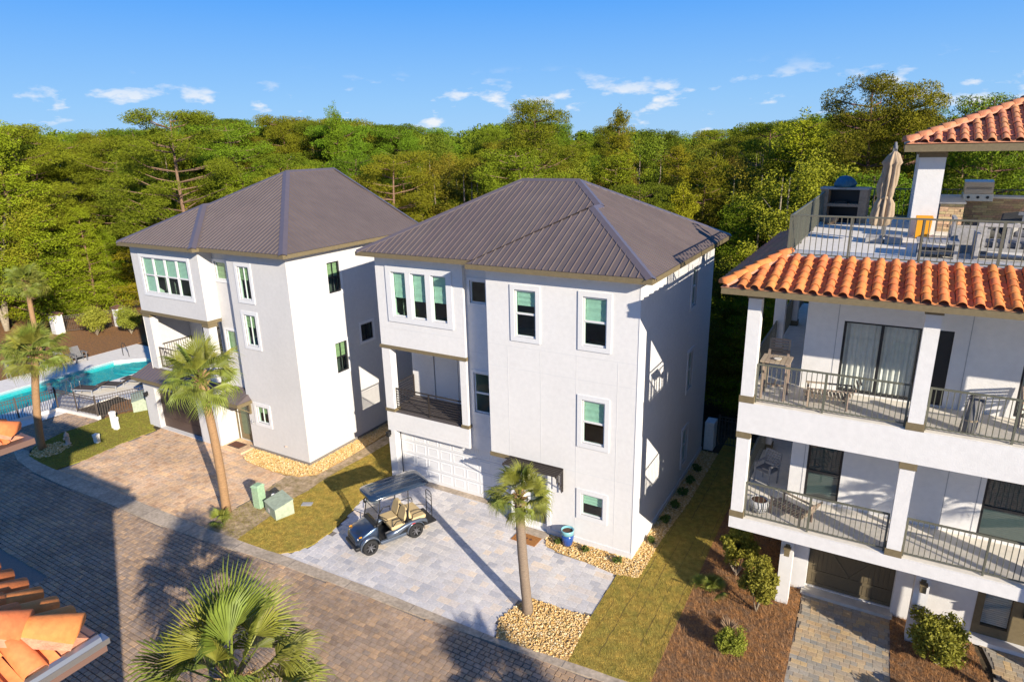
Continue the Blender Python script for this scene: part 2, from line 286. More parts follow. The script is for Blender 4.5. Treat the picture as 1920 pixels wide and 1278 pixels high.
def np_mesh(name, V, F, m, tint=None, smooth=False):
    """fast mesh from numpy arrays; F is (M,3) or (M,4); tint is one value per face"""
    me = bpy.data.meshes.new(name); V = np.asarray(V, np.float32); F = np.asarray(F, np.int32); k = F.shape[1]
    me.vertices.add(len(V)); me.vertices.foreach_set('co', V.ravel())
    me.loops.add(F.size); me.loops.foreach_set('vertex_index', F.ravel())
    me.polygons.add(len(F)); me.polygons.foreach_set('loop_start', np.arange(0, F.size, k, dtype=np.int32))
    me.polygons.foreach_set('use_smooth', np.full(len(F), bool(smooth)))
    if tint is not None:
        a = me.attributes.new('tint', 'FLOAT', 'FACE'); a.data.foreach_set('value', np.asarray(tint, np.float32))
    me.materials.append(m); me.update(calc_edges=True); me.validate(); return me
def inside(P, poly):
    """vectorised point in polygon"""
    P = np.asarray(P); x, y = P[:, 0], P[:, 1]; r = np.zeros(len(P), bool); n = len(poly)
    for i in range(n):
        x0, y0 = poly[i]; x1, y1 = poly[(i + 1) % n]
        if y0 == y1: continue
        r ^= ((y0 > y) != (y1 > y)) & (x < (x1 - x0) * (y - y0) / (y1 - y0) + x0)
    return r
def frame(o, U, N):
    """local wall frame: u along the wall, v up, w outwards"""
    o = Vector(o); U = Vector(U); N = Vector(N)
    return lambda u, v, w=0.0: tuple(o + U * u + Vector((0, 0, v)) + N * w)
def front(y): return frame((0, y, 0), (1, 0, 0), (0, -1, 0))
def right(x): return frame((x, 0, 0), (0, 1, 0), (1, 0, 0))
def left(x): return frame((x, 0, 0), (0, -1, 0), (-1, 0, 0))
def back(y): return frame((0, y, 0), (-1, 0, 0), (0, 1, 0))
def wall(mb, fr, u0, u1, v0, v1, holes=(), depth=0.16):
    us = sorted({u0, u1, *[h[0] for h in holes], *[h[1] for h in holes]}); vs = sorted({v0, v1, *[h[2] for h in holes], *[h[3] for h in holes]})
    us = [u for u in us if u0 <= u <= u1]; vs = [v for v in vs if v0 <= v <= v1]
    for a, b in zip(us, us[1:]):
        for c, d in zip(vs, vs[1:]):
            if any(h[0] <= a and b <= h[1] and h[2] <= c and d <= h[3] for h in holes): continue
            mb.add([fr(a, c), fr(b, c), fr(b, d), fr(a, d)], [(0, 1, 2, 3)])
    for a, b, c, d in holes:
        for (p, q) in (((a, c), (b, c)), ((b, c), (b, d)), ((b, d), (a, d)), ((a, d), (a, c))):
            mb.add([fr(*p), fr(*q), fr(*q, -depth), fr(*p, -depth)], [(0, 1, 2, 3)])
def fbox(mb, fr, u0, u1, v0, v1, w0, w1):
    return mb.box(u0, u1, v0, v1, w0, w1, fn=lambda u, v, w: fr(u, v, w))

# ------------------------------------------------------------------ ground and paving
rng = np.random.default_rng(11); random.seed(5)
KIN = [(-40, -5.3), (-26.9, -5.35), (-25.7, -5.66), (-23.8, -5.72), (-21, -5.54), (-17.5, -5.54), (-13.6, -5.45), (-10.33, -5.26), (-6, -5.10), (-3.1, -5.08), (-2, -5.06), (-0.6, -4.94), (1.3, -4.78), (6, -4.45), (20, -3.8)]
KOUT = [(20, -4.05), (6, -4.72), (1.21, -5.05), (-0.63, -5.19), (-1.93, -5.24), (-3.12, -5.33), (-8, -5.53), (-10.5, -5.70), (-12.83, -5.95), (-15.6, -6.14), (-19, -6.2), (-22.2, -6.3), (-24.4, -6.28), (-26.3, -6.05), (-27.3, -5.75), (-40, -5.7)]
DRIVE_B = [(-10.35, -5.30), (-9.91, -4.85), (-9.73, -4.31), (-9.74, -3.45), (-9.98, -2.39), (-10.36, -0.89), (-10.36, 0.95), (-5.0, 0.95), (-4.0, 0.05), (-2.96, 0.02), (-2.7, -0.70), (-2.29, -0.74), (-1.21, -0.80), (-0.13, -0.94), (-0.10, -3.04), (-0.84, -3.14), (-1.87, -3.14), (-2.18, -3.70), (-2.30, -4.36), (-2.0, -5.10)]
DRIVE_A = [(-23.70, -5.80), (-23.54, -4.6), (-23.75, -2.87), (-23.7, -0.6), (-17.7, -0.1), (-17.7, -0.5), (-17.45, -1.12), (-15.11, -1.30), (-14.41, -1.42), (-14.15, -3.25), (-14.1, -4.37), (-13.78, -5.50)]
DRIVE_C = [(4.95, 1.2), (7.3, 1.2), (7.3, -0.11), (7.36, -1.8), (7.6, -4.45), (4.86, -4.6), (5.0, -2.9), (5.03, 0.11)]
GRAV_A = [(-17.52, -1.08), (-17.72, -0.28), (-14.2, -0.28), (-14.2, 9.0), (-13.5, 9.0), (-13.42, 3.97), (-13.33, 2.32), (-13.29, 0.6), (-13.34, -0.74), (-13.91, -1.24), (-15.31, -1.42), (-16.98, -1.33)]
GRAV_B = [(-2.96, -0.30), (-2.9, 0.02), (0.0, 0.02), (0.0, 8.7), (0.72, 8.7), (0.70, 4.14), (0.54, 1.54), (0.54, -0.80), (-0.13, -0.97), (-1.2, -0.84), (-2.29, -0.77), (-2.72, -0.68)]
GRAV_P = [(-2.02, -5.07), (-2.32, -4.4), (-2.2, -3.74), (-1.9, -3.18), (-0.84, -3.16), (-0.08, -3.06), (0.06, -4.86), (-0.6, -4.97)]
LAWN_B = [(-12.33, -5.40), (-12.5, -3.86), (-12.75, -2.64), (-12.66, -1.81), (-12.76, -1.14), (-12.76, 0.27), (-12.65, 1.6), (-12.6, 9), (-10.46, 9), (-10.46, -0.89), (-10.02, -2.39), (-9.78, -3.45), (-9.76, -4.31), (-9.95, -4.85), (-10.38, -5.27), (-10.9, -5.33)]
LAWN_R = [(0.08, -4.86), (-0.08, -3.04), (-0.11, -0.96), (0.54, -0.8), (0.54, 1.54), (0.70, 4.14), (0.75, 10.5), (2.2, 10.5), (2.06, 5.86), (2.08, 3.28), (2.12, -0.41), (2.16, -4.72), (1.3, -4.80)]
LAWN_A = [(-26.27, -5.60), (-27.1, -5.01), (-27.6, -3.6), (-27.5, -2.6), (-27.5, -1.2), (-26.5, 0.7), (-24.6, 0.3), (-24.35, -1.03), (-23.8, -1.2), (-23.79, -2.87), (-23.58, -4.6), (-23.76, -5.72), (-25.0, -5.70)]
SOIL = [(-14.1, -5.45), (-14.13, -3.21), (-14.42, -1.38), (-13.4, -0.5), (-13.3, 2.2), (-13.4, 9), (-12.5, 9), (-12.6, 0.27), (-12.6, -2.64), (-12.4, -3.86), (-12.2, -5.38)]
MULCH_C = [(2.14, -4.72), (2.12, -0.41), (2.08, 3.28), (2.06, 10.5), (4.4, 10.5), (4.4, 1.0), (4.98, 1.0), (5.03, -2.91), (4.9, -4.55)]
MULCH_C2 = [(7.25, 1.1), (9.1, 1.1), (9.35, -0.3), (9.6, -1.4), (9.4, -4.3), (7.55, -4.45), (7.3, -1.69)]
MULCH_T = [(-29.0, -.4), (-27.6, -1.55), (-27.5, -1.2), (-26.5, .75), (-24.7, .3), (-24.7, 4.5), (-29.0, 4.5)]
MULCH_C3 = [(11.95, 1.1), (16, 1.1), (16, -3.95), (11.95, -4.2)]
MULCH_P = [(-58, -12), (-39.2, -12), (-39.3, 7.5), (-26.2, 10.4), (-26, 14), (-50, 14), (-58, 6)]

g = MB()   # ground sheet with a hole where the pool is let in
wall(g, lambda u, v, w=0.0: (u, v, -0.06 + w), -900, 900, -300, 1500, [(-36.85, -33.0, -14.0, 5.45)], depth=0.05)
g.build('ground', MT['forestfloor'], kind='structure')
def sheet(name, pts, z, m, thick=0.03):
    return MB().prism(pts, z - thick, z).build(name, m, kind='structure')
MB().poly([(-60, -40, -0.035), (60, -40, -0.035), (60, -3.9, -0.035), (20, -3.9, -0.035), (6, -4.5, -0.035), (-2, -5.1, -0.035), (-14, -5.5, -0.035), (-26.9, -5.4, -0.035), (-27.3, -3.6, -0.035), (-27.7, -1.7, -0.035), (-31, -2.0, -0.035), (-31.6, -4.6, -0.035), (-32.2, -8, -0.035), (-60, -8, -0.035)]).build('street', MT['pavjoint'], kind='structure')
sheet('kerb', KIN[::-1] + KOUT[::-1], 0.014, MT['kerb'], 0.06)
# kerb is cast in lengths: thin dark control joints cut across it
kj = MB()
for x in np.arange(-24, 4, 2.4):
    yi = np.interp(x, [p[0] for p in KIN], [p[1] for p in KIN]); yo = np.interp(x, [p[0] for p in KOUT][::-1], [p[1] for p in KOUT][::-1])
    kj.box(x - .012, x + .012, yo + .01, yi - .01, 0.012, 0.0165)
kj.build('kerb_joints', MT['pavjoint'], bpy.data.objects['kerb'])

def pave(name, poly, m, rowh, lens, base_name, limit=300, z=0.0, mj='pavjoint', near=(5.86, -17.2)):
    base = sheet(base_name, poly, z - 0.012, MT[mj], 0.03)
    xs = [p[0] for p in poly]; ys = [p[1] for p in poly]; recs = []
    y = min(ys); r_ = random.Random(len(poly))
    while y < max(ys):
        x = min(xs) - r_.random() * .3
        while x < max(xs):
            w = r_.choice(lens); recs.append((x, y, w, rowh)); x += w
        y += rowh
    C = np.array([(a + w / 2, b + h / 2) for a, b, w, h in recs]); ok = inside(C, poly)
    recs = [r for r, k in zip(recs, ok) if k]
    recs.sort(key=lambda t: math.hypot(t[0] - near[0], t[1] - near[1]))
    meshes = {}
    g_ = 0.0035
    def piece(w, h):
        b = MB(); e = 0.005
        b.add([(-w/2+g_, -h/2+g_, -.02), (w/2-g_, -h/2+g_, -.02), (w/2-g_, h/2-g_, -.02), (-w/2+g_, h/2-g_, -.02), (-w/2+g_, -h/2+g_, -e), (w/2-g_, -h/2+g_, -e), (w/2-g_, h/2-g_, -e), (-w/2+g_, h/2-g_, -e), (-w/2+g_+e, -h/2+g_+e, 0), (w/2-g_-e, -h/2+g_+e, 0), (w/2-g_-e, h/2-g_-e, 0), (-w/2+g_+e, h/2-g_-e, 0)],
              [(0, 1, 5, 4), (1, 2, 6, 5), (2, 3, 7, 6), (3, 0, 4, 7), (4, 5, 9, 8), (5, 6, 10, 9), (6, 7, 11, 10), (7, 4, 8, 11), (8, 9, 10, 11)])
        return b
    for a, b, w, h in recs[:limit]:
        if w not in meshes: meshes[w] = piece(w, h).mesh('paver', m)
        o = link('paver', meshes[w], base); o.location = (a + w/2, b + h/2, z + r_.uniform(-.0015, .0015)); o.rotation_euler = (r_.uniform(-.004, .004), r_.uniform(-.004, .004), 0)
    rest = recs[limit:]
    if rest:
        V = []; F = []; T = []
        for a, b, w, h in rest:
            p = piece(w, h); o = len(V); dz = r_.uniform(-.0015, .0015)
            V += [(v[0] + a + w/2, v[1] + b + h/2, v[2] + z + dz) for v in p.v]; F += [tuple(i + o for i in f) for f in p.f]; T += [r_.random()] * len(p.f)
        mm = m.copy(); mm.name = m.name + '_joined'; nt = mm.node_tree
        oi = [n for n in nt.nodes if n.type == 'OBJECT_INFO'][0]; at = nt.nodes.new('ShaderNodeAttribute'); at.attribute_name = 'tint'
        for l in list(oi.outputs['Random'].links): nt.links.new(at.outputs['Fac'], l.to_socket)
        link('pavers', np_mesh('pavers', V, F, mm, T), base, kind='stuff')
pave('driveway', DRIVE_B, MT['paverB'], 0.235, [0.235, 0.31, 0.31, 0.39], 'grey_driveway')
pave('driveway', DRIVE_A, MT['paverA'], 0.20, [0.2, 0.3, 0.3], 'tan_driveway', near=(-18, -3))
pave('driveway', DRIVE_C, MT['paverC'], 0.155, [0.155, 0.23, 0.23], 'cobbled_driveway')
# walkway in front of the right house door
pave('walk', [(9.35, 0.9), (12, 0.9), (12, -4.2), (9.65, -4.3), (9.85, -1.4), (9.6, -0.3)], MT['paverC'], 0.155, [0.155, 0.23, 0.23], 'cobbled_path', limit=60, z=-0.002)
# street cobbles: one joined mesh, too many and too small to pick apart
def street_cobbles():
    rh = 0.15; rows = []
    ys = np.arange(-15.5, -1.6, rh)
    V = []; F = []; T = []
    C = []
    for i, y in enumerate(ys):
        x = -42 + (i % 2) * 0.11 + rng.uniform(-.02, .02)
        n = int(58 / 0.215); ws = rng.choice([0.15, 0.22, 0.22, 0.26], n); xs = x + np.concatenate([[0], np.cumsum(ws)[:-1]])
        C.append(np.stack([xs + ws / 2, np.full(n, y + rh / 2), ws], 1))
    C = np.concatenate(C)
    P = C[:, :2]
    ko = [(40, -40)] + KOUT[:13] + [(-26.4, -6.0), (-26.9, -5.4), (-27.3, -3.6), (-27.7, -1.7), (-31, -2.0), (-31.6, -4.6), (-32.2, -8), (-60, -8), (-60, -40)]
    k = inside(P, ko)
    # keep what the place shows from above the street
    k &= (P[:, 1] > -9.6) | (P[:, 0] > -16); k &= (P[:, 0] > -33) & (P[:, 0] < 12.5) & (P[:, 1] > -14.0)
    C = C[k]; n = len(C); gp = .005; e = .010
    hx = C[:, 2] / 2 - gp; hy = np.full(n, rh / 2 - gp); z = rng.uniform(-.004, .002, n)
    def ring(dx, dy, dz): return np.stack([C[:, 0] + dx, C[:, 1] + dy, z + dz], 1)
    vs = [ring(-hx, -hy, -.03), ring(hx, -hy, -.03), ring(hx, hy, -.03), ring(-hx, hy, -.03), ring(-hx + e, -hy + e, 0), ring(hx - e, -hy + e, 0), ring(hx - e, hy - e, 0), ring(-hx + e, hy - e, 0)]
    V = np.stack(vs, 1).reshape(-1, 3); base = (np.arange(n) * 8)[:, None]
    F = np.concatenate([base + np.array(q) for q in ((4, 5, 6, 7), (0, 1, 5, 4), (1, 2, 6, 5), (2, 3, 7, 6), (3, 0, 4, 7))])
    t = rng.random(n); T = np.tile(t, 5)
    link('cobbles', np_mesh('cobbles', V, F, MT['street'], T), bpy.data.objects['street'], kind='stuff')
street_cobbles()

def scatter(poly, n):
    xs = [p[0] for p in poly]; ys = [p[1] for p in poly]
    P = np.stack([rng.uniform(min(xs), max(xs), n), rng.uniform(min(ys), max(ys), n)], 1)
    return P[inside(P, poly)]
def blades(name, poly, dens, m, h, z, label, wdt=0.007, lie=0.5, cat='grass', ymax=None):
    xs = [p[0] for p in poly]; ys = [p[1] for p in poly]; n = int((max(xs) - min(xs)) * (max(ys) - min(ys)) * dens)
    P = scatter(poly, n); n = len(P); a = rng.uniform(0, 6.283, n); hh = h * rng.uniform(.5, 1.2, n); t = rng.uniform(0, lie, n)
    c, s = np.cos(a), np.sin(a); B = np.column_stack([P, np.full(n, z)])
    w = wdt; V = np.stack([B + np.column_stack([-s * w, c * w, 0 * a]), B + np.column_stack([s * w, -c * w, 0 * a]), B + np.column_stack([c * hh * np.sin(t * 1.57), s * hh * np.sin(t * 1.57), hh * np.cos(t * 1.57)])], 1).reshape(-1, 3)
    link(name, np_mesh(name, V, np.arange(3 * n).reshape(-1, 3), m), label=label, cat=cat, kind='stuff')
for nm, poly, m, bm_, lab in (('lawn', LAWN_B, 'grass', 'blade', 'golden dormant turf blades between the two metal roofed houses'), ('lawn', LAWN_R, 'grass', 'blade', 'golden dormant turf blades beside the gravel edge and the balcony house'), ('lawn', LAWN_A, 'grassg', 'bladeg', 'greenish turf blades beside the tan driveway')):
    sheet(nm, poly, 0.018, MT[m], 0.05); blades('turf_grass', poly, 1500, MT[bm_], 0.035, 0.017, lab, 0.009, 0.75)
def seams(poly, x0, x1, stp, m, z):
    lawn = [o for o in bpy.data.objects if o.name.startswith('lawn')][-1]
    x = x0; k = 0
    while x < x1:
        y = min(p[1] for p in poly) + (k % 3) * .5
        while y < 7:
            L_ = 1.35; pts = [(x + random.uniform(-.02, .02), y + i * L_ / 5) for i in range(6)]
            if inside(np.array(pts), poly).all() and random.random() < .8:
                b = MB(); w_ = random.uniform(.006, .014)
                b.add([(p[0] - w_, p[1], z) for p in pts] + [(p[0] + w_, p[1], z) for p in pts], [(i, i + 6, i + 7, i + 1) for i in range(5)]); b.build('sod_seam', m, lawn)
            y += L_ + .05
        x += stp; k += 1
seams(LAWN_R, .25, 2.1, .42, mat('sod_seam_thatch', (0.17, 0.12, 0.035), .95, var=.2), .0225)
sheet('bare_soil', SOIL, 0.004, MT['soil'], 0.05)
blades('weed_grass', [(-14.1, -5.3), (-14.1, -3.4), (-12.9, -3.2), (-12.5, -4.4), (-12.3, -5.3)], 420, MT['bladeg'], 0.06, 0.0, 'sparse green weeds on the bare sandy soil', 0.008, 0.9)
for nm, poly in (('mulch_bed', MULCH_C), ('mulch_bed', MULCH_C2), ('mulch_bed', MULCH_T), ('mulch_bed', MULCH_C3), ('mulch_bed', MULCH_P)): sheet(nm, poly, 0.010 if poly is not MULCH_P else 0.0, MT['mulch'], 0.05)
blades('pine_straw', MULCH_C, 900, MT['straw'], 0.16, 0.010, 'loose reddish pine straw covering the bed beside the balcony house', 0.004, 1.0, 'mulch')
blades('pine_straw', MULCH_C2, 900, MT['straw'], 0.16, 0.010, 'loose reddish pine straw covering the bed between the cobbled driveway and path', 0.004, 1.0, 'mulch')
def gravel(poly, lab, dens=750, size=0.030):
    sheet('gravel_bed', poly, 0.012, MT['gravelb'], 0.05)
    xs = [p[0] for p in poly]; ys = [p[1] for p in poly]; P = scatter(poly, int((max(xs) - min(xs)) * (max(ys) - min(ys)) * dens)); n = len(P)
    o = np.array([(1, 0, 0), (-1, 0, 0), (0, 1, 0), (0, -1, 0), (0, 0, 1), (0, 0, -1)], float)
    r = size * rng.uniform(.5, 1.3, (n, 1, 1)) * rng.uniform(.6, 1.3, (n, 6, 1)); a = rng.uniform(0, 6.28, n); ca, sa = np.cos(a), np.sin(a)
    Q = o[None] * r * np.array([1.15, .9, .7]); X = Q[..., 0] * ca[:, None] - Q[..., 1] * sa[:, None]; Y = Q[..., 0] * sa[:, None] + Q[..., 1] * ca[:, None]
    V = np.stack([X + P[:, :1], Y + P[:, 1:], Q[..., 2] + 0.016 + rng.uniform(0, .03, (n, 1))], -1).reshape(-1, 3)
    f = np.array([(0, 2, 4), (2, 1, 4), (1, 3, 4), (3, 0, 4), (2, 0, 5), (1, 2, 5), (3, 1, 5), (0, 3, 5)]); F = (np.arange(n)[:, None, None] * 6 + f[None]).reshape(-1, 3)
    link('gravel', np_mesh('gravel', V, F, MT['stone'], np.repeat(rng.random(n), 8)), label=lab, cat='gravel', kind='stuff')
gravel(GRAV_A, 'golden gravel along the foot of the cream white house'); gravel(GRAV_B, 'golden gravel along the foot of the white house with grey driveway'); gravel(GRAV_P, 'golden gravel around the foot of the palm beside the grey driveway')
gravel([(-26.4, -5.55), (-26.9, -5.0), (-26.6, -4.2), (-25.6, -4.1), (-25.2, -4.9), (-25.5, -5.5)], 'pale stones around the foot of the palm near the pool fence', 420, 0.04)

# pool, deck and water
dk = MB()
for (x0, x1, y0, y1) in ((-39.2, -36.8, -14, 7.0), (-33.0, -30.2, -14.0, 0.6), (-33.0, -29.0, 0.6, 6.9), (-36.8, -33.0, 5.4, 6.95)): dk.box(x0, x1, y0, y1, -0.09, 0.012 + (x0 == -36.8) * .002)
dk.prism([(-36.79, 5.39), (-36.79, 4.0), (-35.3, 5.39)], -0.3, 0.013); dk.prism([(-33.01, 5.39), (-33.9, 5.39), (-33.01, 4.5)], -0.3, 0.013)
dk.build('pool_deck', MT['deckc'], kind='structure')
pb = MB(); wall(pb, front(5.4), -36.8, -33, -.45, 0.0)
pb.add([(-36.8, -14, -.40), (-33, -14, -.40), (-33, 5.4, -.36), (-36.8, 5.4, -.36)], [(0, 1, 2, 3)])
pb.add([(-36.8, -14, -1.6), (-36.8, 5.4, -1.6), (-36.8, 5.4, 0), (-36.8, -14, 0)], [(0, 1, 2, 3)]).add([(-33, -14, -1.6), (-33, 5.4, -1.6), (-33, 5.4, 0), (-33, -14, 0)], [(0, 1, 2, 3)]).add([(-36.8, -14, -1.6), (-33, -14, -1.6), (-33, -14, 0), (-36.8, -14, 0)], [(0, 1, 2, 3)])
for i, (rr, zz) in enumerate(((2.0, -0.31), (1.5, -0.25), (1.0, -0.19))):
    pb.prism([(-36.2 + 1.2 + rr * math.cos(t), 5.4 - 0.55 + rr * math.sin(t) * .8) for t in np.linspace(math.pi, 2 * math.pi, 14)] + [(-35.0 + rr, 5.39), (-35.0 - rr, 5.39)], -1.6 + .01 * i, zz)
pb.build('pool_basin', MT['basin'], kind='structure')
wv = MB(); wv.add([(-36.8, -14, -0.10), (-33, -14, -0.10), (-33, 5.4, -0.10), (-36.8, 5.4, -0.10)], [(0, 1, 2, 3)]); wv.build('pool_water', MT['water'], kind='structure')
tl = MB(); tl.box(-36.8, -36.76, -14, 5.4, -.14, 0.0).box(-33.04, -33.0, -14, 5.4, -.14, 0.0).box(-36.76, -33.04, 5.36, 5.4, -.14, 0.0); tl.build('pool_waterline', mat('waterline_tile', (0.30, 0.42, 0.44), .3, var=.2, vscale=20), bpy.data.objects['pool_basin'])

# ------------------------------------------------------------------ house helpers
def window(parent, fr, u0, u1, v0, v1, style='double', trim=0.15, blind=0.45, glz='glassg', fm='vinyl', bm_='blind', mull=0, depth=0.05, name='window', slats=False, sill=False, mw=.035):
    """an opening filled with a frame (the part), and its panes, blind and raised surround as sub-parts"""
    b = MB(); t = 0.055; w0, w1 = -depth - .03, -depth + .025
    fbox(b, fr, u0, u1, v0, v0 + t, w0, w1); fbox(b, fr, u0, u1, v1 - t, v1, w0, w1); fbox(b, fr, u0, u0 + t, v0 + t, v1 - t, w0, w1); fbox(b, fr, u1 - t, u1, v0 + t, v1 - t, w0, w1)
    vm = (v0 + v1) / 2; cells = []
    us = np.linspace(u0 + t, u1 - t, mull + 2)
    for i in range(1, mull + 1): fbox(b, fr, us[i] - mw, us[i] + mw, v0 + t, v1 - t, w0, w1 - .004)
    if style == 'double': fbox(b, fr, u0 + t, u1 - t, vm - .03, vm + .03, w0 + .005, w1 + .008)
    o = b.build(name, MT[fm], parent)
    for a, c in zip(us, us[1:]):
        if style == 'double':
            MB().poly([fr(a, vm, -depth + .004), fr(c, vm, -depth + .004), fr(c, v1 - t, -depth + .004), fr(a, v1 - t, -depth + .004)]).build('pane', MT[glz], o)
            MB().poly([fr(a, v0 + t, -depth), fr(c, v0 + t, -depth), fr(c, vm, -depth), fr(a, vm, -depth)]).build('pane', MT[glz], o)
        else:
            MB().poly([fr(a, v0 + t, -depth), fr(c, v0 + t, -depth), fr(c, v1 - t, -depth), fr(a, v1 - t, -depth)]).build('pane', MT[glz], o)
        if blind > 0:
            bot = v1 - (v1 - v0) * blind; q = MB()
            if slats:
                for k, v in enumerate(np.arange(bot, v1 - .03, .055)):
                    q.add([fr(a + .01, v, -depth - .03), fr(c - .01, v, -depth - .03), fr(c - .01, v + .042, -depth - .05), fr(a + .01, v + .042, -depth - .05)], [(0, 1, 2, 3)])
            else:
                n = 7
                for k in range(n):
                    za, zb = bot + (v1 - bot) * k / n, bot + (v1 - bot) * (k + 1) / n; ww = -depth - .035 - .012 * (k % 2); wb = -depth - .035 - .012 * ((k + 1) % 2)
                    q.add([fr(a + .01, za, ww), fr(c - .01, za, ww), fr(c - .01, zb, wb), fr(a + .01, zb, wb)], [(0, 1, 2, 3)])
            q.build('blind', MT[bm_], o)
    if trim:
        b = MB(); pr = 0.035
        fbox(b, fr, u0 - trim, u1 + trim, v1, v1 + trim, -.02, pr); fbox(b, fr, u0 - trim, u1 + trim, v0 - trim, v0, -.02, pr)
        fbox(b, fr, u0 - trim, u0, v0, v1, -.02, pr); fbox(b, fr, u1, u1 + trim, v0, v1, -.02, pr)
        b.build('surround', MT['trimw'], o)
    return o

def clip_strip(poly, ax, a, b):
    def half(P, lim, sgn):
        out = []
        for i in range(len(P)):
            p, q = P[i], P[(i + 1) % len(P)]; dp, dq = sgn * (p[ax] - lim), sgn * (q[ax] - lim)
            if dp >= 0: out.append(p)
            if (dp >= 0) != (dq >= 0):
                t = dp / (dp - dq); out.append(tuple(p[k] + (q[k] - p[k]) * t for k in range(3)))
        return out
    P = half(poly, a, 1)
    return half(P, b, -1) if len(P) > 2 else []
def metal_roof(house, planes, caps, eaves, ZE, fascia=0.17, step=0.23, single=True, soffit=None):
    """planes: (polygon xyz, axis along the eave); panels run up the slope, each with one raised rib"""
    deck = MB()
    for P, ax in planes: deck.poly([(p[0], p[1], p[2] - .012) for p in P])
    roof = deck.build('roof', MT['metalcap'], house)
    joined = MB()
    for P, ax in planes:
        lo, hi = min(p[ax] for p in P), max(p[ax] for p in P); n = max(1, round((hi - lo) / step)); st = (hi - lo) / n
        p0, p1, p2 = Vector(P[0]), Vector(P[1]), Vector(P[-1]); nrm = (p1 - p0).cross(p2 - p0).normalized()
        if nrm.z < 0: nrm = -nrm
        for i in range(n):
            a = lo + i * st; S = clip_strip(P, ax, a, a + st)
            if len(S) < 3: continue
            b = MB() if single else joined
            b.poly(S)
            # rib: ridge along the strip's low edge
            r = 0.016; c = a + r * 1.6; Q = clip_strip(P, ax, a, min(a + 2 * r * 1.6, a + st))
            if len(Q) >= 3:
                oa = 1 - ax; lo_ = min(Q, key=lambda p: p[2]); hi_ = max(Q, key=lambda p: p[2])
                if (Vector(hi_) - Vector(lo_)).length > .1:
                    A = list(lo_); B = list(hi_); A[ax] = B[ax] = c; A = Vector(A); B = Vector(B); U = Vector((0, 0, 0)); U[ax] = 1
                    A1, B1 = A + nrm * .028, B + nrm * .028
                    b.add([A - U * r * 1.4, A1 - U * r * .5, A1 + U * r * .5, A + U * r * 1.4, B - U * r * 1.4, B1 - U * r * .5, B1 + U * r * .5, B + U * r * 1.4], [(0, 1, 5, 4), (1, 2, 6, 5), (2, 3, 7, 6), (3, 2, 1, 0)])
            if single: b.build('roof_panel', MT['metalroof'], roof)
    if not single: joined.build('roof_panels', MT['metalroof'], roof, kind='stuff')
    for A, B, na, nb in caps:    # folded ridge and hip caps
        A, B = Vector(A), Vector(B); d = (B - A).normalized(); b = MB(); up = Vector((0, 0, .04))
        pts = []
        for s_ in (na, nb):
            s_ = Vector(s_); s_ = (s_ - d * s_.dot(d)).normalized() * .17; pts.append(s_)
        b.add([A + up, B + up, B + pts[0] + up * .6, A + pts[0] + up * .6, A + pts[0] - up * .3, B + pts[0] - up * .3], [(0, 1, 2, 3), (3, 2, 5, 4)])
        b.add([A + up, B + up, B + pts[1] + up * .6, A + pts[1] + up * .6, A + pts[1] - up * .3, B + pts[1] - up * .3], [(1, 0, 3, 2), (2, 3, 4, 5)])
        b.build('ridge_cap', MT['metalcap'], roof)
    f = MB()
    for (x0, y0), (x1, y1) in eaves:
        th = .025
        if abs(y0 - y1) < 1e-6: f.box(min(x0, x1) - (0), max(x0, x1), y0 - th, y0 + th, ZE - fascia, ZE - .015)
        else: f.box(x0 - th * .96, x0 + th * .96, min(y0, y1) - th * .9, max(y0, y1) + th * .9, ZE - fascia + .001, ZE - .016)
    f.build('fascia', MT['olive'], house)
    if soffit: MB().prism(soffit, ZE - fascia + .01, ZE - fascia + .02).build('soffit', MT['stucco'], house)
    return roof
def railing(parent, fr, u0, u1, v0, h, m, bars='v', step=0.11, posts=(), name='railing', r=0.008, single=True, top=0.022, n=8, bar_name='baluster'):
    b = MB(); fbox(b, fr, u0, u1, v0 + h - .04, v0 + h, -top, top); fbox(b, fr, u0, u1, v0 + .07, v0 + .10, -.012, .012) if bars == 'v' else None
    o = b.build(name, m, parent)
    for p in [u0 + .02, *posts, u1 - .02]:
        q = MB(); fbox(q, fr, p - .022, p + .022, v0, v0 + h - .04, -.02, .02); q.build('post', m, o)
    if bars == 'v':
        for u in np.arange(u0 + step, u1 - step * .4, step):
            q = MB(); fbox(q, fr, u - r, u + r, v0 + .10, v0 + h - .04, -r, r); q.build(bar_name, m, o)
    else:
        for v in np.linspace(v0 + .10, v0 + h - .14, n):
            q = MB(); fbox(q, fr, u0 + .02, u1 - .02, v - .011, v + .011, -.011, .011); q.build('rail_bar', m, o)
    return o
def sconce(parent, fr, u, v, m='black', s=1.0):
    b = MB(); fbox(b, fr, u - .05 * s, u + .05 * s, v - .10 * s, v + .10 * s, 0, .03); fbox(b, fr, u - .012, u + .012, v + .05 * s, v + .07 * s, .03, .12 * s)
    o = b.build('sconce', MT[m], parent); q = MB(); fbox(q, fr, u - .06 * s, u + .06 * s, v - .14 * s, v + .04 * s, .06 * s, .18 * s); fbox(q, fr, u - .08 * s, u + .08 * s, v + .04 * s, v + .06 * s, .04 * s, .20 * s); q.build('lantern', MT[m], o)
    return o

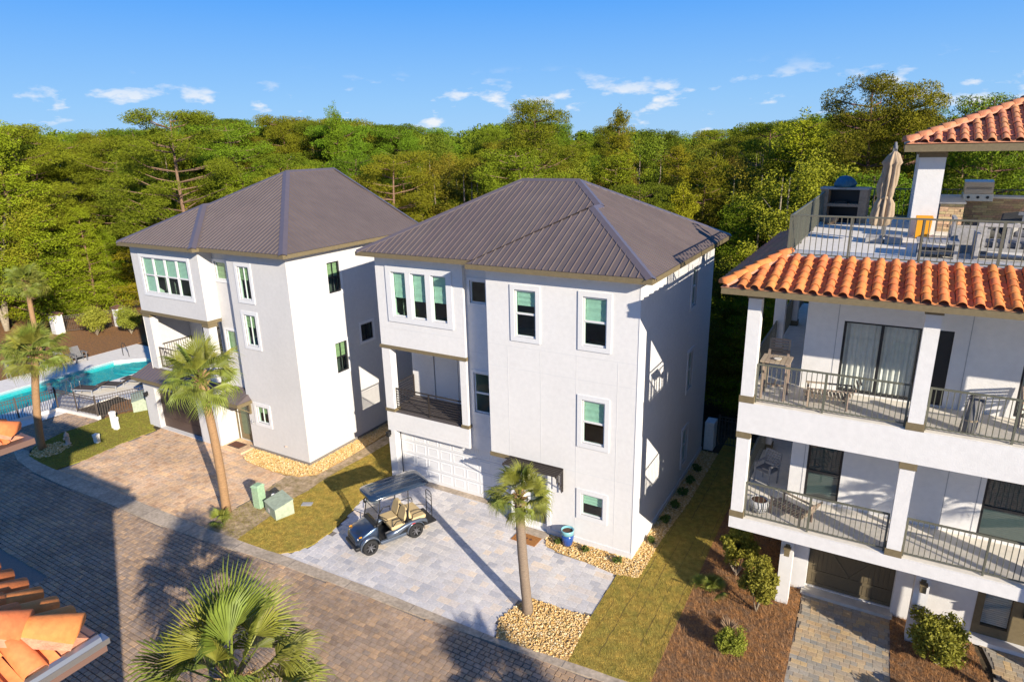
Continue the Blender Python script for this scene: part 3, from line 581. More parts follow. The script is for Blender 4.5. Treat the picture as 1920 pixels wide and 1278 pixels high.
# ------------------------------------------------------------------ house B: white house with the grey driveway
HB = place('white_house', 'white three-storey stucco house with brown metal hip roof, grey paver driveway and white garage door', 'house', (0, 0, 0))
yL, yS = 0.60, 0.80
W3 = [(-4.15, -3.38, 6.97, 8.52), (-1.78, -1.00, 6.99, 8.52)]; W2 = [(-1.78, -1.00, 3.74, 5.22)]; W1 = [(-1.78, -1.00, 1.14, 1.93)]
DOOR = (-3.95, -3.03, 0.06, 2.26)
w = MB()
wall(w, front(0), -5.21, 0, 2.50, 9.14, W3 + W2); wall(w, front(0), -4.45, 0, 0, 2.50, W1 + [DOOR], 0.14)
RW = [(5.55, 6.20, 7.09, 8.57), (5.62, 6.25, 3.84, 5.33), (5.46, 6.13, 0.80, 2.24)]
wall(w, right(0), 0, 8.7, 0, 9.14, RW)
wall(w, back(8.7), 0, 10.44, 0, 9.14); wall(w, left(-10.44), -8.7, -2.35, 0, 9.14); wall(w, left(-10.44), -2.35, -yL, 5.58, 9.14); wall(w, left(-10.44), -2.35, -yL, 0, 2.95)
wall(w, left(-5.21), -yS, 0, 2.50, 9.14); wall(w, left(-4.45), -yS, 0, 0, 2.5); wall(w, lambda u, v, q=0: (u, v, 2.5 - q), -5.21, -4.45, 0, yS)
TRI = (-9.70, -7.23, 6.88, 8.56)
wall(w, front(yL), -10.44, -6.54, 5.58, 9.14, [TRI], 0.2)
wall(w, front(yL), -10.44, -6.54, 2.15, 2.95); wall(w, right(-6.54), yL, yS, 2.15, 2.95); wall(w, right(-6.54), yL, yS, 5.58, 9.14)
wall(w, right(-6.54), yS, 2.35, 2.95, 5.58)
wall(w, front(yS), -6.54, -5.21, 2.10, 9.14, [(-6.38, -5.72, 7.68, 8.48), (-6.36, -5.70, 3.60, 5.14)])
wall(w, front(yL), -10.44, -10.12, 0, 2.15); wall(w, right(-10.12), yL, 0.90, 0, 2.15); wall(w, lambda u, v, q=0: (u, v, 2.15 - q), -10.12, -6.54, yL, .95); wall(w, lambda u, v, q=0: (u, v, 2.10 - q), -6.54, -4.45, yS, .95)
wall(w, front(yS), -5.20, -4.45, 0, 2.10)
# balcony recess: floor, back wall and ceiling
wall(w, front(2.35), -10.44, -6.54, 2.95, 5.58, [(-9.35, -8.15, 2.98, 5.15), (-7.98, -6.9, 2.98, 5.15)], .1)
wall(w, lambda u, v, q=0: (u, v, 5.58 - q), -10.44, -6.54, yL, 2.35)
for z in (2.90, 6.2): wall(w, lambda u, v, q=0: (u, v, z), -10.40, -.04, 2.40, 8.66); wall(w, lambda u, v, q=0: (u, v, z), -5.17, -.04, .04, 2.40)
w.build('wall', MT['stucco'], HB)
MB().box(-10.43, -6.55, yL + .02, 2.34, 2.90, 2.965).build('balcony_floor', mat('dark_balcony_deck', (0.10, 0.085, 0.08), .7, var=.15, vscale=3, stretch=(1, 14, 1)), HB)
iv = MB(); iv.box(-5.1, -.1, 3.0, 3.05, 0, 9.1).box(-10.3, -5.3, 3.4, 3.45, 0, 9.1); iv.build('partition', MT['inside'], HB)
# plinth and control joints of the front
pl = MB(); pl.box(-2.9, 0.03, -0.03, 0.0, 0, 0.22).box(0.0, 0.03, 0.0, 8.7, 0, 0.22); pl.build('plinth', MT['trimw'], HB)
jn = MB()
for x in (-4.45, -3.24, -1.98, -0.62): jn.box(x - .007, x + .007, -.004, 0.004, 0.25 if x > -3 else 2.65, 6.60 if x != -3.24 else 6.6)
for z in (2.66, 5.86, 6.62): jn.box(-5.21, 0.0, -.0045, 0.003, z - .007, z + .007)
for z in (3.3, 6.4): jn.box(-10.44, -6.54, yL - .0045, yL + .003, (z if z > 6 else 2.3) - .006, (z if z > 6 else 2.3) + .006)
for z in (2.7, 5.9): jn.box(-6.54, -5.21, yS - .0045, yS + .003, z - .007, z + .007)
jn.build('stucco_joints', mat('stucco_joint_line', (0.62, 0.61, 0.60), .9), HB)  # thin joint strips in one plain tone, slightly darker than the stucco
MB().box(-0.012, 0.012, -0.012, 0.012, 0.22, 9.1).build('corner_bead', MT['trimw'], HB)
for i, h_ in enumerate(W3): window(HB, front(0), *h_, blind=(.34, .55)[i])
window(HB, front(0), *W2[0], blind=.52); window(HB, front(0), *W1[0], style='fixed', blind=.5)
for h_ in RW: window(HB, right(0), *h_, blind=0, trim=.12)
window(HB, front(yS), -6.38, -5.72, 7.68, 8.48, style='fixed', blind=0, trim=.10); window(HB, front(yS), -6.36, -5.70, 3.60, 5.14, blind=.0, trim=.10)
for a, c, bl in ((-9.70, -9.03, .58), (-8.80, -8.13, .62), (-7.90, -7.23, .60)): window(HB, front(yL), a, c, 6.88, 8.56, style='fixed', trim=0, blind=bl, depth=.06)
b = MB(); f = front(yL); fbox(b, f, -9.94, -6.99, 8.56, 8.76, -.02, .04); fbox(b, f, -9.94, -6.99, 6.67, 6.88, -.02, .04); fbox(b, f, -9.94, -9.70, 6.88, 8.56, -.02, .04); fbox(b, f, -7.23, -6.99, 6.88, 8.56, -.02, .04)
for x in (-9.03, -8.13): fbox(b, f, x, x + .23, 6.88, 8.56, -.12, .04)
b.build('triple_window_surround', MT['trimw'], HB)
# balcony: columns with brown caps and bases, bands, doors, bar railing
for x0, x1 in ((-10.44, -10.04), (-6.82, -6.545)):
    MB().box(x0, x1, yL, yL + .32, 3.07, 5.58).build('column', MT['stucco'], HB); MB().box(x0 - .03, x1 + .03, yL - .035, yL + .34, 2.955, 3.075).build('column_base', MT['olive'], HB)
MB().box(-10.50, -6.50, yL - .04, yL + .10, 5.575, 5.70).build('band', MT['olive'], HB); MB().box(-5.24, -4.44, -.035, .05, 2.50, 2.645).build('band', MT['olive'], HB)
railing(HB, front(yL + .16), -10.06, -6.80, 2.965, 0.95, MT['darkmetal'], 'h', posts=(-8.45,), n=8)
railing(HB, left(-10.40), -2.34, -yL - .34, 2.965, 0.95, MT['darkmetal'], 'h', n=8)
d = MB(); fbox(d, front(2.35), -9.31, -8.19, 2.99, 5.12, -.06, -.02); d.build('balcony_door', MT['trimw'], HB)
window(HB, front(2.35), -7.98, -6.9, 2.98, 5.15, 'fixed', .06, 0, 'glassd', name='balcony_window')
# garage door of raised panels
gd = MB(); fbox(gd, front(.95), -10.12, -5.2, 0.02, 2.15, -.04, 0); gdo = gd.build('garage_door', MT['gdoor'], HB)
for r_ in range(4):
    for c_ in range(8):
        x0 = -10.06 + c_ * .607; z0 = .08 + r_ * .52; p = MB(); fr = front(.95)
        a, bb, cc, dd = x0 + .05, x0 + .55, z0 + .06, z0 + .44; e = .05
        p.add([fr(a, cc, .0), fr(bb, cc, 0), fr(bb, dd, 0), fr(a, dd, 0), fr(a + .02, cc + .02, .016), fr(bb - .02, cc + .02, .016), fr(bb - .02, dd - .02, .016), fr(a + .02, dd - .02, .016), fr(a + e, cc + e, .004), fr(bb - e, cc + e, .004), fr(bb - e, dd - e, .004), fr(a + e, dd - e, .004)],
              [(0, 1, 5, 4), (1, 2, 6, 5), (2, 3, 7, 6), (3, 0, 4, 7), (4, 5, 9, 8), (5, 6, 10, 9), (6, 7, 11, 10), (7, 4, 8, 11), (8, 9, 10, 11)]); p.build('door_panel', MT['gdoor'], gdo)
sg = MB()
for z in (.585, 1.105, 1.625): fbox(sg, front(.95), -10.11, -5.21, z - .006, z + .006, 0, .003)
sg.build('section_joint', MT['plate'], gdo)
MB().box(-10.2, -5.0, .66, 1.0, -.04, .022).build('garage_threshold', MT['kerb'], HB)
sconce(HB, front(yL), -10.36, 2.02)
# front door, entry screen of horizontal slats
dr = MB(); fr = front(0); fbox(dr, fr, DOOR[0], DOOR[1], .06, 2.26, -.14, -.10)
dro = dr.build('front_door', MT['trimw'], HB); MB().poly([fr(-3.72, .30, -.095), fr(-3.14, .30, -.095), fr(-3.14, 2.08, -.095), fr(-3.72, 2.08, -.095)]).build('door_glass', MT['glassd'], dro)
b = MB(); fbox(b, fr, -3.86, -3.83, 1.0, 1.16, -.10, -.05); b.build('door_handle', MT['black'], dro)
b = MB(); fbox(b, fr, DOOR[0] - .13, DOOR[0], 0, 2.26, -.02, .03); fbox(b, fr, DOOR[1], DOOR[1] + .13, 0, 2.26, -.02, .03); fbox(b, fr, DOOR[0] - .13, DOOR[1] + .13, 2.26, 2.40, -.02, .03); b.build('door_surround', MT['trimw'], dro)
MB().box(-4.1, -2.9, -.35, .0, -.02, .05).build('door_step', MT['kerb'], HB)
tb = MB(); fbox(tb, fr, -4.44, -2.42, 2.60, 2.66, 0, .05); tro = tb.build('entry_trellis', MT['darkmetal'], HB)
for i in range(5):
    q = MB(); y = -.12 - i * .10; q.box(-4.44, -2.42, y - .015, y + .015, 2.575, 2.635); q.build('trellis_slat', MT['darkmetal'], tro)
for x in (-4.42, -3.43, -2.44):
    q = MB(); q.box(x - .02, x + .02, -.56, 0, 2.55, 2.60).box(x - .018, x + .018, -.04, 0, 1.80, 2.55); q.add([(x - .015, -.54, 2.55), (x + .015, -.54, 2.55), (x + .015, -.50, 2.55), (x - .015, -.50, 2.55), (x - .015, -.03, 1.85), (x + .015, -.03, 1.85), (x + .015, 0, 1.85), (x - .015, 0, 1.85)], [(0, 1, 5, 4), (1, 2, 6, 5), (2, 3, 7, 6), (3, 0, 4, 7)]); q.build('trellis_bracket', MT['darkmetal'], tro)
for i in range(4):
    q = MB(); y = -.10 - i * .12; q.box(-2.455, -2.425, y - .012, y + .012, 1.80 + i * .17, 2.56); q.build('trellis_slat', MT['darkmetal'], tro)
# small utility cabinet and gate behind
MB().box(0.05, 0.45, 8.9, 9.5, 0, 1.3).build('equipment_cabinet', MT['white'], HB, bevel=.02)
# roof
ZE = 9.30; e = .45; xR, xLm, yM, yF, yB, pt = e, -10.44 - e, yL - e, -e, 8.7 + e, .517; xLe = -5.21 - e; r_ = (yB - yM) / 2; hh = (xR - xLe) / 2
pz = lambda x, y, k: (x, y, ZE + pt * k)
aR, aL = pz(xR - r_, yM + r_, r_), pz(xLm + r_, yM + r_, r_); E1, E2 = pz(xR - hh, yF + hh, hh), pz(xR - hh, yM + hh, hh)
c1, c2, c3, c4, c5, c6 = pz(xLm, yM, 0), pz(xLe, yM, 0), pz(xLe, yF, 0), pz(xR, yF, 0), pz(xR, yB, 0), pz(xLm, yB, 0)
nF, nR, nB, nL = (0, -1, -pt), (1, 0, -pt), (0, 1, -pt), (-1, 0, -pt)
metal_roof(HB, [([c1, c2, E2, aR, aL], 0), ([c2, c3, E1, E2], 1), ([c3, c4, E1], 0), ([c4, c5, aR, E2, E1], 1), ([c5, c6, aL, aR], 0), ([c6, c1, aL], 1)],
           [(aL, aR, nF, nB), (aR, E2, nF, nR), (E2, E1, nL, nR), (E1, c4, nF, nR), (aR, c5, nR, nB), (aL, c1, nF, nL), (aL, c6, nL, nB)],
           [((xLm, yM), (xLe, yM)), ((xLe, yF), (xR, yF)), ((xLe, yF), (xLe, yM)), ((xR, yF), (xR, yB)), ((xR, yB), (xLm, yB)), ((xLm, yM), (xLm, yB))], ZE,
           soffit=[(xLm, yM), (xLe, yM), (xLe, yF), (xR, yF), (xR, yB), (xLm, yB)])
fl = MB(); fl.add([(c3[0] - .02, c3[1], c3[2] + .02), (c2[0] + .12, c2[1], c2[2] + .02), (E2[0] + .05, E2[1], E2[2] + .02), (E1[0] - .08, E1[1], E1[2] + .03)], [(0, 1, 2, 3)]); fl.build('valley_flashing', MT['metalcap'], bpy.data.objects['roof'])

# ------------------------------------------------------------------ house A: cream white house by the pool
HA = place('white_house', 'cream white three-storey house with brown metal roof, brown garage door and tan driveway', 'house', (-14.2, -.3, 0))
xa, xb, xc, xd = -24.05, -19.17, -17.75, -14.20; yR, yE, yT, yG = -.30, -.62, .05, -.92
w = MB()
AW = [(-17.13, -16.41, 6.98, 8.38), (-17.13, -16.40, 4.98, 6.34), (-17.18, -16.42, 1.42, 2.20)]
wall(w, front(yR), xc, xd, 0, 8.94, AW); AR = [(1.78, 2.49, 7.05, 8.36), (1.79, 2.50, 3.50, 4.85), (3.44, 4.20, 4.50, 5.28)]
wall(w, right(xd), yR, 7.6, 0, 8.94, AR); wall(w, back(7.6), -xd, -xa, 0, 8.94); wall(w, left(xa), -7.6, -yE, 0, 8.94); wall(w, left(xc), -yT, -yR, 0, 8.94)
AS = [(-19.06, -18.30, 7.60, 8.40), (-18.98, -18.30, 4.30, 5.35)]
ADOOR = (-19.10, -18.22, .06, 2.25)
wall(w, front(yT), xb, xc, 0, 8.94, AS + [ADOOR], .14)
AQ = (-23.30, -19.95, 6.80, 8.42)
wall(w, front(yE), xa, xb, 5.76, 8.94, [AQ], .18); wall(w, right(xb), yE, yT, 5.76, 8.94); wall(w, right(xb), yG, yT, 0, 2.9)
wall(w, front(1.6), xa, xb, 3.05, 5.76, [(-23.0, -21.6, 3.1, 5.3), (-20.6, -19.7, 3.1, 5.3)], .1); wall(w, right(xb), yT, 1.6, 2.9, 5.76); wall(w, lambda u, v, q=0: (u, v, 5.76 - q), xa, xb, yE, 1.6); wall(w, lambda u, v, q=0: (u, v, 3.05), xa, xb, yG + .3, 1.6)
wall(w, front(yG), -24.65, xb, 0, 2.55, [(-23.78, -20.55, .03, 2.10)], .25); wall(w, left(-24.65), -1.5, -yG, 0, 2.55); wall(w, right(-24.1), yG, 1.5, 0, 2.5); wall(w, lambda u, v, q=0: (u, v, 2.55), -24.65, xb, yG, .4)
w.build('wall', MT['stucco2'], HA)
MB().box(xc - .2, xd + .03, yR - .03, yR, 0.0, .14).box(xd, xd + .03, yR, 7.6, 0, .14).build('plinth', MT['pavjoint'], HA)
MB().box(-24.0, -14.3, 2.2, 2.25, 0, 8.9).build('partition', MT['inside'], HA)
for h_ in AW: window(HA, front(yR), *h_, style='fixed', blind=.42, mull=1, trim=.15, mw=.014, bm_='shadeolive')
for h_ in AR: window(HA, right(xd), *h_, style='double' if h_[0] < 3 else 'fixed', blind=.5 if h_[0] < 3 else 0, mull=1, trim=.12, mw=.014, fm='blackframe', bm_='shadeolive')
for h_ in AS: window(HA, front(yT), *h_, style='fixed', blind=.98, trim=.10, bm_='shadeolive')
for i in range(4): window(HA, front(yE), -23.30 + i * .845, -23.30 + i * .845 + .815, 6.80, 8.42, style='double', trim=0, blind=.98 if i == 0 else .52, slats=True, bm_='slat', depth=.05)
b = MB(); f = front(yE); fbox(b, f, -23.46, -19.79, 8.42, 8.56, -.02, .035); fbox(b, f, -23.46, -19.79, 6.64, 6.80, -.02, .035); fbox(b, f, -23.46, -23.30, 6.80, 8.42, -.02, .035); fbox(b, f, -19.95, -19.79, 6.80, 8.42, -.02, .035); b.build('window_surround', MT['trimw'], HA)
MB().box(xa - .04, xb + .04, yE - .04, yT, 5.72, 5.86).build('band', MT['olive'], HA)
for x0, x1 in ((xa + .02, xa + .50), (xb - .42, xb - .03)):
    MB().box(x0, x1, yE + .02, yE + .40, 3.0, 5.55).build('column', MT['stucco2'], HA); MB().box(x0 - .04, x1 + .04, yE - .01, yE + .44, 5.55, 5.72).build('column_capital', MT['olive'], HA)
railing(HA, front(yE + .2), xa + .5, xb - .42, 3.05, 1.0, MT['picket'], 'v', .12, (-22.3,)); railing(HA, left(xa + .1), -1.55, -yE - .4, 3.05, 1.0, MT['picket'], 'v', .12)
window(HA, front(1.6), -23.0, -21.6, 3.1, 5.3, 'fixed', .08, 0, 'glassd', mull=1, name='balcony_window'); window(HA, front(1.6), -20.6, -19.7, 3.1, 5.3, 'fixed', .08, 0, 'glassg', name='balcony_door')
# skirt roof over the garage and awning over the door
def skirt(parent, x0, x1, y0, y1, z0, z1, name, ret=0.25):
    b = MB(); b.add([(x0, y0, z0), (x1, y0, z0), (x1 - ret, y1, z1), (x0 + ret, y1, z1)], [(0, 1, 2, 3)]); b.add([(x0, y0, z0), (x0 + ret, y1, z1), (x0, y1, z0)], [(0, 1, 2)]); b.add([(x1, y0, z0), (x1 - ret, y1, z1), (x1, y1, z0)], [(0, 2, 1)])
    o = b.build(name, MT['metalcap'], parent); n = max(2, round((x1 - x0) / .23)); q = MB()
    for i in range(n + 1):
        x = x0 + (x1 - x0) * i / n; xx = min(max(x, x0 + ret), x1 - ret); q.tube([(x, y0, z0 + .01), (xx, y1, z1 + .01)], .012, 4)
    q.build('roof_ribs', MT['metalroof'], o); MB().box(x0 - .02, x1 + .02, y0 - .03, y0 + .01, z0 - .16, z0 - .005).build('fascia', MT['olive'], o); MB().box(x1 - .02, x1 + .02, y0 + .011, y1, z0 - .155, z0 - .008).build('fascia', MT['olive'], o)
    return o
skirt(HA, -24.85, xb - .05, yG - .35, -.35, 2.62, 3.08, 'garage_skirt_roof'); aw = skirt(HA, xb + .02, -17.45, -1.02, yT, 2.42, 2.72, 'door_awning')
q = MB(); q.box(-17.62, -17.54, -.95, -.30, 2.20, 2.27).box(-17.62, -17.54, -.38, -.30, 1.75, 2.2); q.add([(-17.61, -.92, 2.2), (-17.55, -.92, 2.2), (-17.55, -.84, 2.2), (-17.61, -.84, 2.2), (-17.61, -.38, 1.8), (-17.55, -.38, 1.8), (-17.55, -.32, 1.8), (-17.61, -.32, 1.8)], [(0, 1, 5, 4), (1, 2, 6, 5), (2, 3, 7, 6), (3, 0, 4, 7)]); q.build('awning_bracket', MT['olive'], aw)
gd = MB(); fbox(gd, front(yG + .25), -23.78, -20.55, .03, 2.10, -.03, 0); gdo = gd.build('garage_door', MT['gdoorA'], HA)
for k in range(4):
    q = MB(); fbox(q, front(yG + .25), -23.76, -20.57, .05 + k * .515, .545 + k * .515, 0, .014); q.build('door_panel', MT['gdoorA'], gdo)
fr = front(yT); dr = MB(); fbox(dr, fr, *ADOOR, -.12, -.07); dro = dr.build('front_door', MT['olive'], HA); MB().poly([fr(-18.92, .35, -.066), fr(-18.42, .35, -.066), fr(-18.42, 2.08, -.066), fr(-18.92, 2.08, -.066)]).build('door_glass', MT['glassg'], dro)
b = MB(); fbox(b, fr, ADOOR[0] - .06, ADOOR[0], 0, 2.32, -.02, .03); fbox(b, fr, ADOOR[1], ADOOR[1] + .06, 0, 2.32, -.02, .03); b.build('door_frame', MT['olive'], dro)
MB().box(-19.3, -17.76, -1.0, yT - .02, -.02, .07).build('door_step', MT['paverA'], HA)
sconce(HA, front(yG), -24.38, 1.72)
b = MB(); b.lathe([(0.0, 0), (.06, .0), (.05, .03), (0, .03)], (-15.55, yR - .02, .6), 10); b.tube([(-15.55, yR, .62), (-15.55, yR - .08, .62)], .015, 6); b.build('hose_tap', MT['cream'], HA)
ZE = 9.10; e = .44; xR, xL, yM, yF, yB, pt = xd + e, -23.76 - e, yR - e, yE - e, 7.6 + e, .544; xE = xL + 4.54 + 2 * e; r_ = (xR - xL) / 2; hh = (xE - xL) / 2
aF, aB = pz(xR - r_, yM + r_, r_), pz(xR - r_, 7.56, r_); E1, E2 = pz(xL + hh, yF + hh, hh), pz(xL + hh, yM + hh, hh)
c1, c2, c3, c4, c5, c6 = pz(xL, yF, 0), pz(xE, yF, 0), pz(xE, yM, 0), pz(xR, yM, 0), pz(xR, yB, 0), pz(xL, yB, 0)
metal_roof(HA, [([c3, c4, aF, E2], 0), ([c2, c3, E2, E1], 1), ([c1, c2, E1], 0), ([c6, c1, E1, E2, aF, aB], 1), ([c4, c5, aB, aF], 1), ([c5, c6, aB], 0)],
           [(aF, aB, nL, nR), (aF, c4, nF, nR), (aF, E2, nF, nL), (E1, E2, nL, nR), (E1, c1, nF, nL), (E1, c2, nF, nR), (aB, c5, nR, nB), (aB, c6, nL, nB)],
           [((xL, yF), (xE, yF)), ((xE, yM), (xR, yM)), ((xE, yF), (xE, yM)), ((xR, yM), (xR, yB)), ((xL, yF), (xL, yB)), ((xR, yB), (xL, yB))], ZE, single=False,
           soffit=[(xL, yF), (xE, yF), (xE, yM), (xR, yM), (xR, yB), (xL, yB)])

# ------------------------------------------------------------------ house C: balcony house with clay tile roof and roof terrace
HC = place('white_house', 'white balcony house with orange clay tile roofs, olive garage door and rooftop terrace', 'house', (3.07, -1.0, 0))
X1 = 15.0; wy = 0.85; wx = 4.28; S2, S2b, S3, S3b, EV = 3.07, 2.73, 6.41, 5.59, 9.32
D3 = (5.17, 6.92, 6.44, 8.36); D3b = (7.22, 7.54, 6.44, 8.36); D3c = (8.96, 10.9, 6.44, 8.36); V2 = (4.70, 5.57, 3.14, 4.80); V2b = (8.74, 10.2, 3.14, 4.80); G1 = (5.04, 7.23, .12, 2.2); V1 = (9.10, 11.3, .14, 2.2)
w = MB()
wall(w, front(wy), wx, X1, S2, 9.6, [D3, D3b, D3c, V2, V2b], .14); wall(w, front(1.15), 4.40, X1, 0, S2b, [G1, V1], .16); wall(w, left(wx), -11, -wy, S2, 9.6); wall(w, left(4.40), -11, -1.15, 0, S2b)
wall(w, right(X1), -.9, 11, 0, 9.6); wall(w, back(11), -X1, -wx, 0, 9.6)
for z in (3.0, 6.3): w.box(wx + .1, X1 - .1, wy + .1, 10.9, z, z + .05)
w.build('wall', MT['stucco'], HC); MB().box(4.6, X1 - .1, 3.2, 3.25, 0.02, 9.5).build('partition', MT['inside'], HC)
b = MB()
for x in (6.0, 8.0): b.box(x, x + .01, wy - .004, wy + .002, 6.5, 9.2)
# slabs with plain edge beams
MB().box(3.07, X1, -1.0, 11.0, S2b, S2).build('balcony_slab', MT['stucco'], HC); MB().box(3.07, X1, -1.0, 11.0, S3b, S3 - .004).build('balcony_slab', MT['stucco'], HC)
MB().box(3.11, X1, -.96, wy - .02, S2, S2 + .006).build('balcony_floor', MT['terrace'], HC); MB().box(3.11, X1, -.96, wy - .02, S3 - .004, S3 + .004).build('balcony_floor', MT['terrace'], HC); MB().box(3.11, wx - .02, wy - .02, 10.9, S3 - .004, S3 + .004).build('balcony_floor', MT['terrace'], HC); MB().box(3.11, wx - .02, wy - .02, 10.9, S2, S2 + .006).build('balcony_floor', MT['terrace'], HC)
cols = [(3.07, -1.0), (6.77, -1.0), (10.5, -1.0), (3.07, 3.6), (3.07, 7.2)]
for zb, zt in ((S2, S3b), (S3, EV)):
    for cx, cy in cols:
        MB().box(cx + .02, cx + .33, cy + .02, cy + .33, zb + .16, zt - .16).build('column', MT['stucco'], HC)
        MB().box(cx - .01, cx + .36, cy - .01, cy + .36, zb + .004, zb + .18).build('column_base', MT['olive'], HC); MB().box(cx - .005, cx + .355, cy - .005, cy + .355, zt - .17, zt - .002).build('column_capital', MT['olive'], HC)
for cx in (4.35, 7.60, 10.9):
    MB().box(cx, cx + .33, .10, .43, 0, S2b).build('column', MT['stucco'], HC); sconce(HC, front(.10), cx + .18, 1.86, 'olive', 1.15)
MB().box(4.41, 5.03, 1.0, 1.14, 0, S2b).build('pilaster', MT['stucco'], HC); MB().box(7.24, 7.75, 1.0, 1.14, 0, S2b).build('pilaster', MT['stucco'], HC)
# garage door of vertical planks with a raised V brace
gd = MB(); f = front(1.15); fbox(gd, f, *G1, -.12, -.08); gdo = gd.build('garage_door', MT['gdoorC'], HC)
for i in range(18):
    x0 = G1[0] + .01 + i * (G1[1] - G1[0] - .02) / 18; q = MB(); fbox(q, f, x0 + .006, x0 + (G1[1] - G1[0] - .02) / 18 - .006, G1[2] + .02, G1[3] - .01, -.08, -.062); q.build('plank', MT['gdoorC'], gdo)
for z in (.14, .56, 1.55, 2.05):
    q = MB(); fbox(q, f, G1[0] + .02, G1[1] - .02, z, z + .10, -.062, -.045); q.build('cross_rail', MT['gdoorC'], gdo)
for a, c in ((5.45, 6.13), (6.82, 6.14)):
    q = MB(); s = .05; q.add([f(a - s, 1.55, -.058), f(a + s, 1.55, -.058), f(c + s, .66, -.058), f(c - s, .66, -.058), f(a - s, 1.55, -.044), f(a + s, 1.55, -.044), f(c + s, .66, -.044), f(c - s, .66, -.044)], [(4, 5, 6, 7), (0, 1, 5, 4), (1, 2, 6, 5), (2, 3, 7, 6), (3, 0, 4, 7)]); q.build('brace', MT['gdoorC'], gdo)
MB().box(4.95, 7.3, .80, 1.2, -.04, .10).build('garage_threshold', MT['concrete'], HC)
def slider(fr, u0, u1, v0, v1, folds=True, lit=1.0, name='sliding_door'):
    o = window(HC, fr, u0, u1, v0, v1, 'fixed', 0, 0, 'glassd' if not folds else 'glassc', 'blackframe', mull=1, depth=.08, name=name)
    if folds:
        q = MB(); n = 46; us = np.linspace(u0 + .06, u1 - .06, n)
        for i in range(n - 1):
            w0, w1 = -.20 - .035 * math.sin(i * 1.7), -.20 - .035 * math.sin((i + 1) * 1.7); q.add([fr(us[i], v0 + .05, w0), fr(us[i + 1], v0 + .05, w1), fr(us[i + 1], v1 - .05, w1 * .98), fr(us[i], v1 - .05, w0 * .98)], [(0, 1, 2, 3)])
        q.build('curtain', MT['curtain'], o)
    return o
slider(front(wy), *D3); slider(front(wy), *D3c)
d = MB(); fbox(d, front(wy), *D3b, -.10, -.05); d.build('side_door', MT['blackframe'], HC)
window(HC, front(wy), *V2, 'double', 0, .99, 'glassd', 'blackframe', bm_='slat', slats=True); window(HC, front(wy), *V2b, 'double', 0, .99, 'glassd', 'blackframe', bm_='slat', slats=True)
fr = front(1.15); o = MB(); fbox(o, fr, V1[0], V1[0] + .17, V1[2], V1[3], -.12, .02); fbox(o, fr, V1[0] + .17, V1[1], V1[2], V1[2] + .28, -.12, .02); fbox(o, fr, V1[0] + .17, V1[1], 2.05, 2.2, -.12, .02); fbox(o, fr, 9.86, 10.06, V1[2] + .28, 2.05, -.12, .02); fbox(o, fr, 10.06, 10.20, V1[2] + .28, 2.05, -.12, .01); fbox(o, fr, 10.95, V1[1], V1[2] + .28, 2.05, -.12, .01)
o = o.build('entry_doors', MT['olive'], HC)
for a, c in ((9.27, 9.86), (10.20, 10.95)):
    MB().poly([fr(a, .42, -.06), fr(c, .42, -.06), fr(c, 2.05, -.06), fr(a, 2.05, -.06)]).build('pane', MT['glassc'], o); q = MB()
    for v in np.arange(.44, 2.0, .06): q.add([fr(a, v, -.10), fr(c, v, -.10), fr(c, v + .035, -.13), fr(a, v + .035, -.13)], [(0, 1, 2, 3)])
    q.build('blind', MT['slat'], o)
q = MB(); fbox(q, fr, 10.09, 10.14, 1.0, 1.2, .02, .07); q.build('door_handle', MT['black'], o)
MB().box(9.0, 11.4, .85, 1.16, -.02, .12).build('door_step', MT['trimw'], HC)
# thin panel joints beside the windows
for x, z0_, z1_ in ((4.62, S2, S3b), (7.95, S2, S3b), (8.62, S2, S3b), (5.02, S3, 9.2), (7.86, S3, 9.2)): MB().box(x - .008, x + .008, wy - .006, wy + .004, z0_ + .01, z1_ - .002).build('stucco_joint', MT['plate'], HC)
for zb in (S2 + .005, S3 + .004):
    railing(HC, front(-.86), 3.42, 6.76, zb, 1.05, MT['railolive'], 'v', .115, (5.0,), r=.0085); railing(HC, front(-.86), 7.12, 10.5, zb, 1.05, MT['railolive'], 'v', .115, (8.75,), r=.0085)
    for y0, y1 in ((-.65, 3.58), (3.95, 7.18), (7.55, 10.8)): railing(HC, left(3.20), -y1, -y0, zb, 1.05, MT['railolive'], 'v', .16, (), r=.0085)
# eave: fascia, soffit and terrace deck
ov = .54; ex, ey = 3.07 - ov, -1.0 - ov; TZ = 9.97
MB().box(ex, X1, ey, ey + .05, EV, EV + .17).box(ex, ex + .05, ey + .051, 11.5, EV + .001, EV + .169).build('fascia', MT['olive'], HC)
MB().box(ex + .05, X1, ey + .05, 11.5, EV + .02, EV + .04).build('soffit', MT['stucco'], HC)
MB().box(3.62, X1, .45, 11.2, 9.6, TZ).build('terrace_floor', MT['terrace'], HC)
railing(HC, front(.53), 3.66, X1, TZ, 1.07, MT['railolive'], 'v', .13, (5.05, 6.55, 8.05, 9.55, 11.0), r=.009, name='terrace_railing'); railing(HC, left(3.70), -10.9, -.55, TZ, 1.07, MT['railolive'], 'v', .13, (-9, -7.5, -6, -4.5, -3, -1.8), r=.011, name='terrace_railing'); railing(HC, back(10.9), -X1, -3.7, TZ, 1.07, MT['railolive'], 'v', .16, (-5.2, -6.7, -8.2), name='terrace_railing')
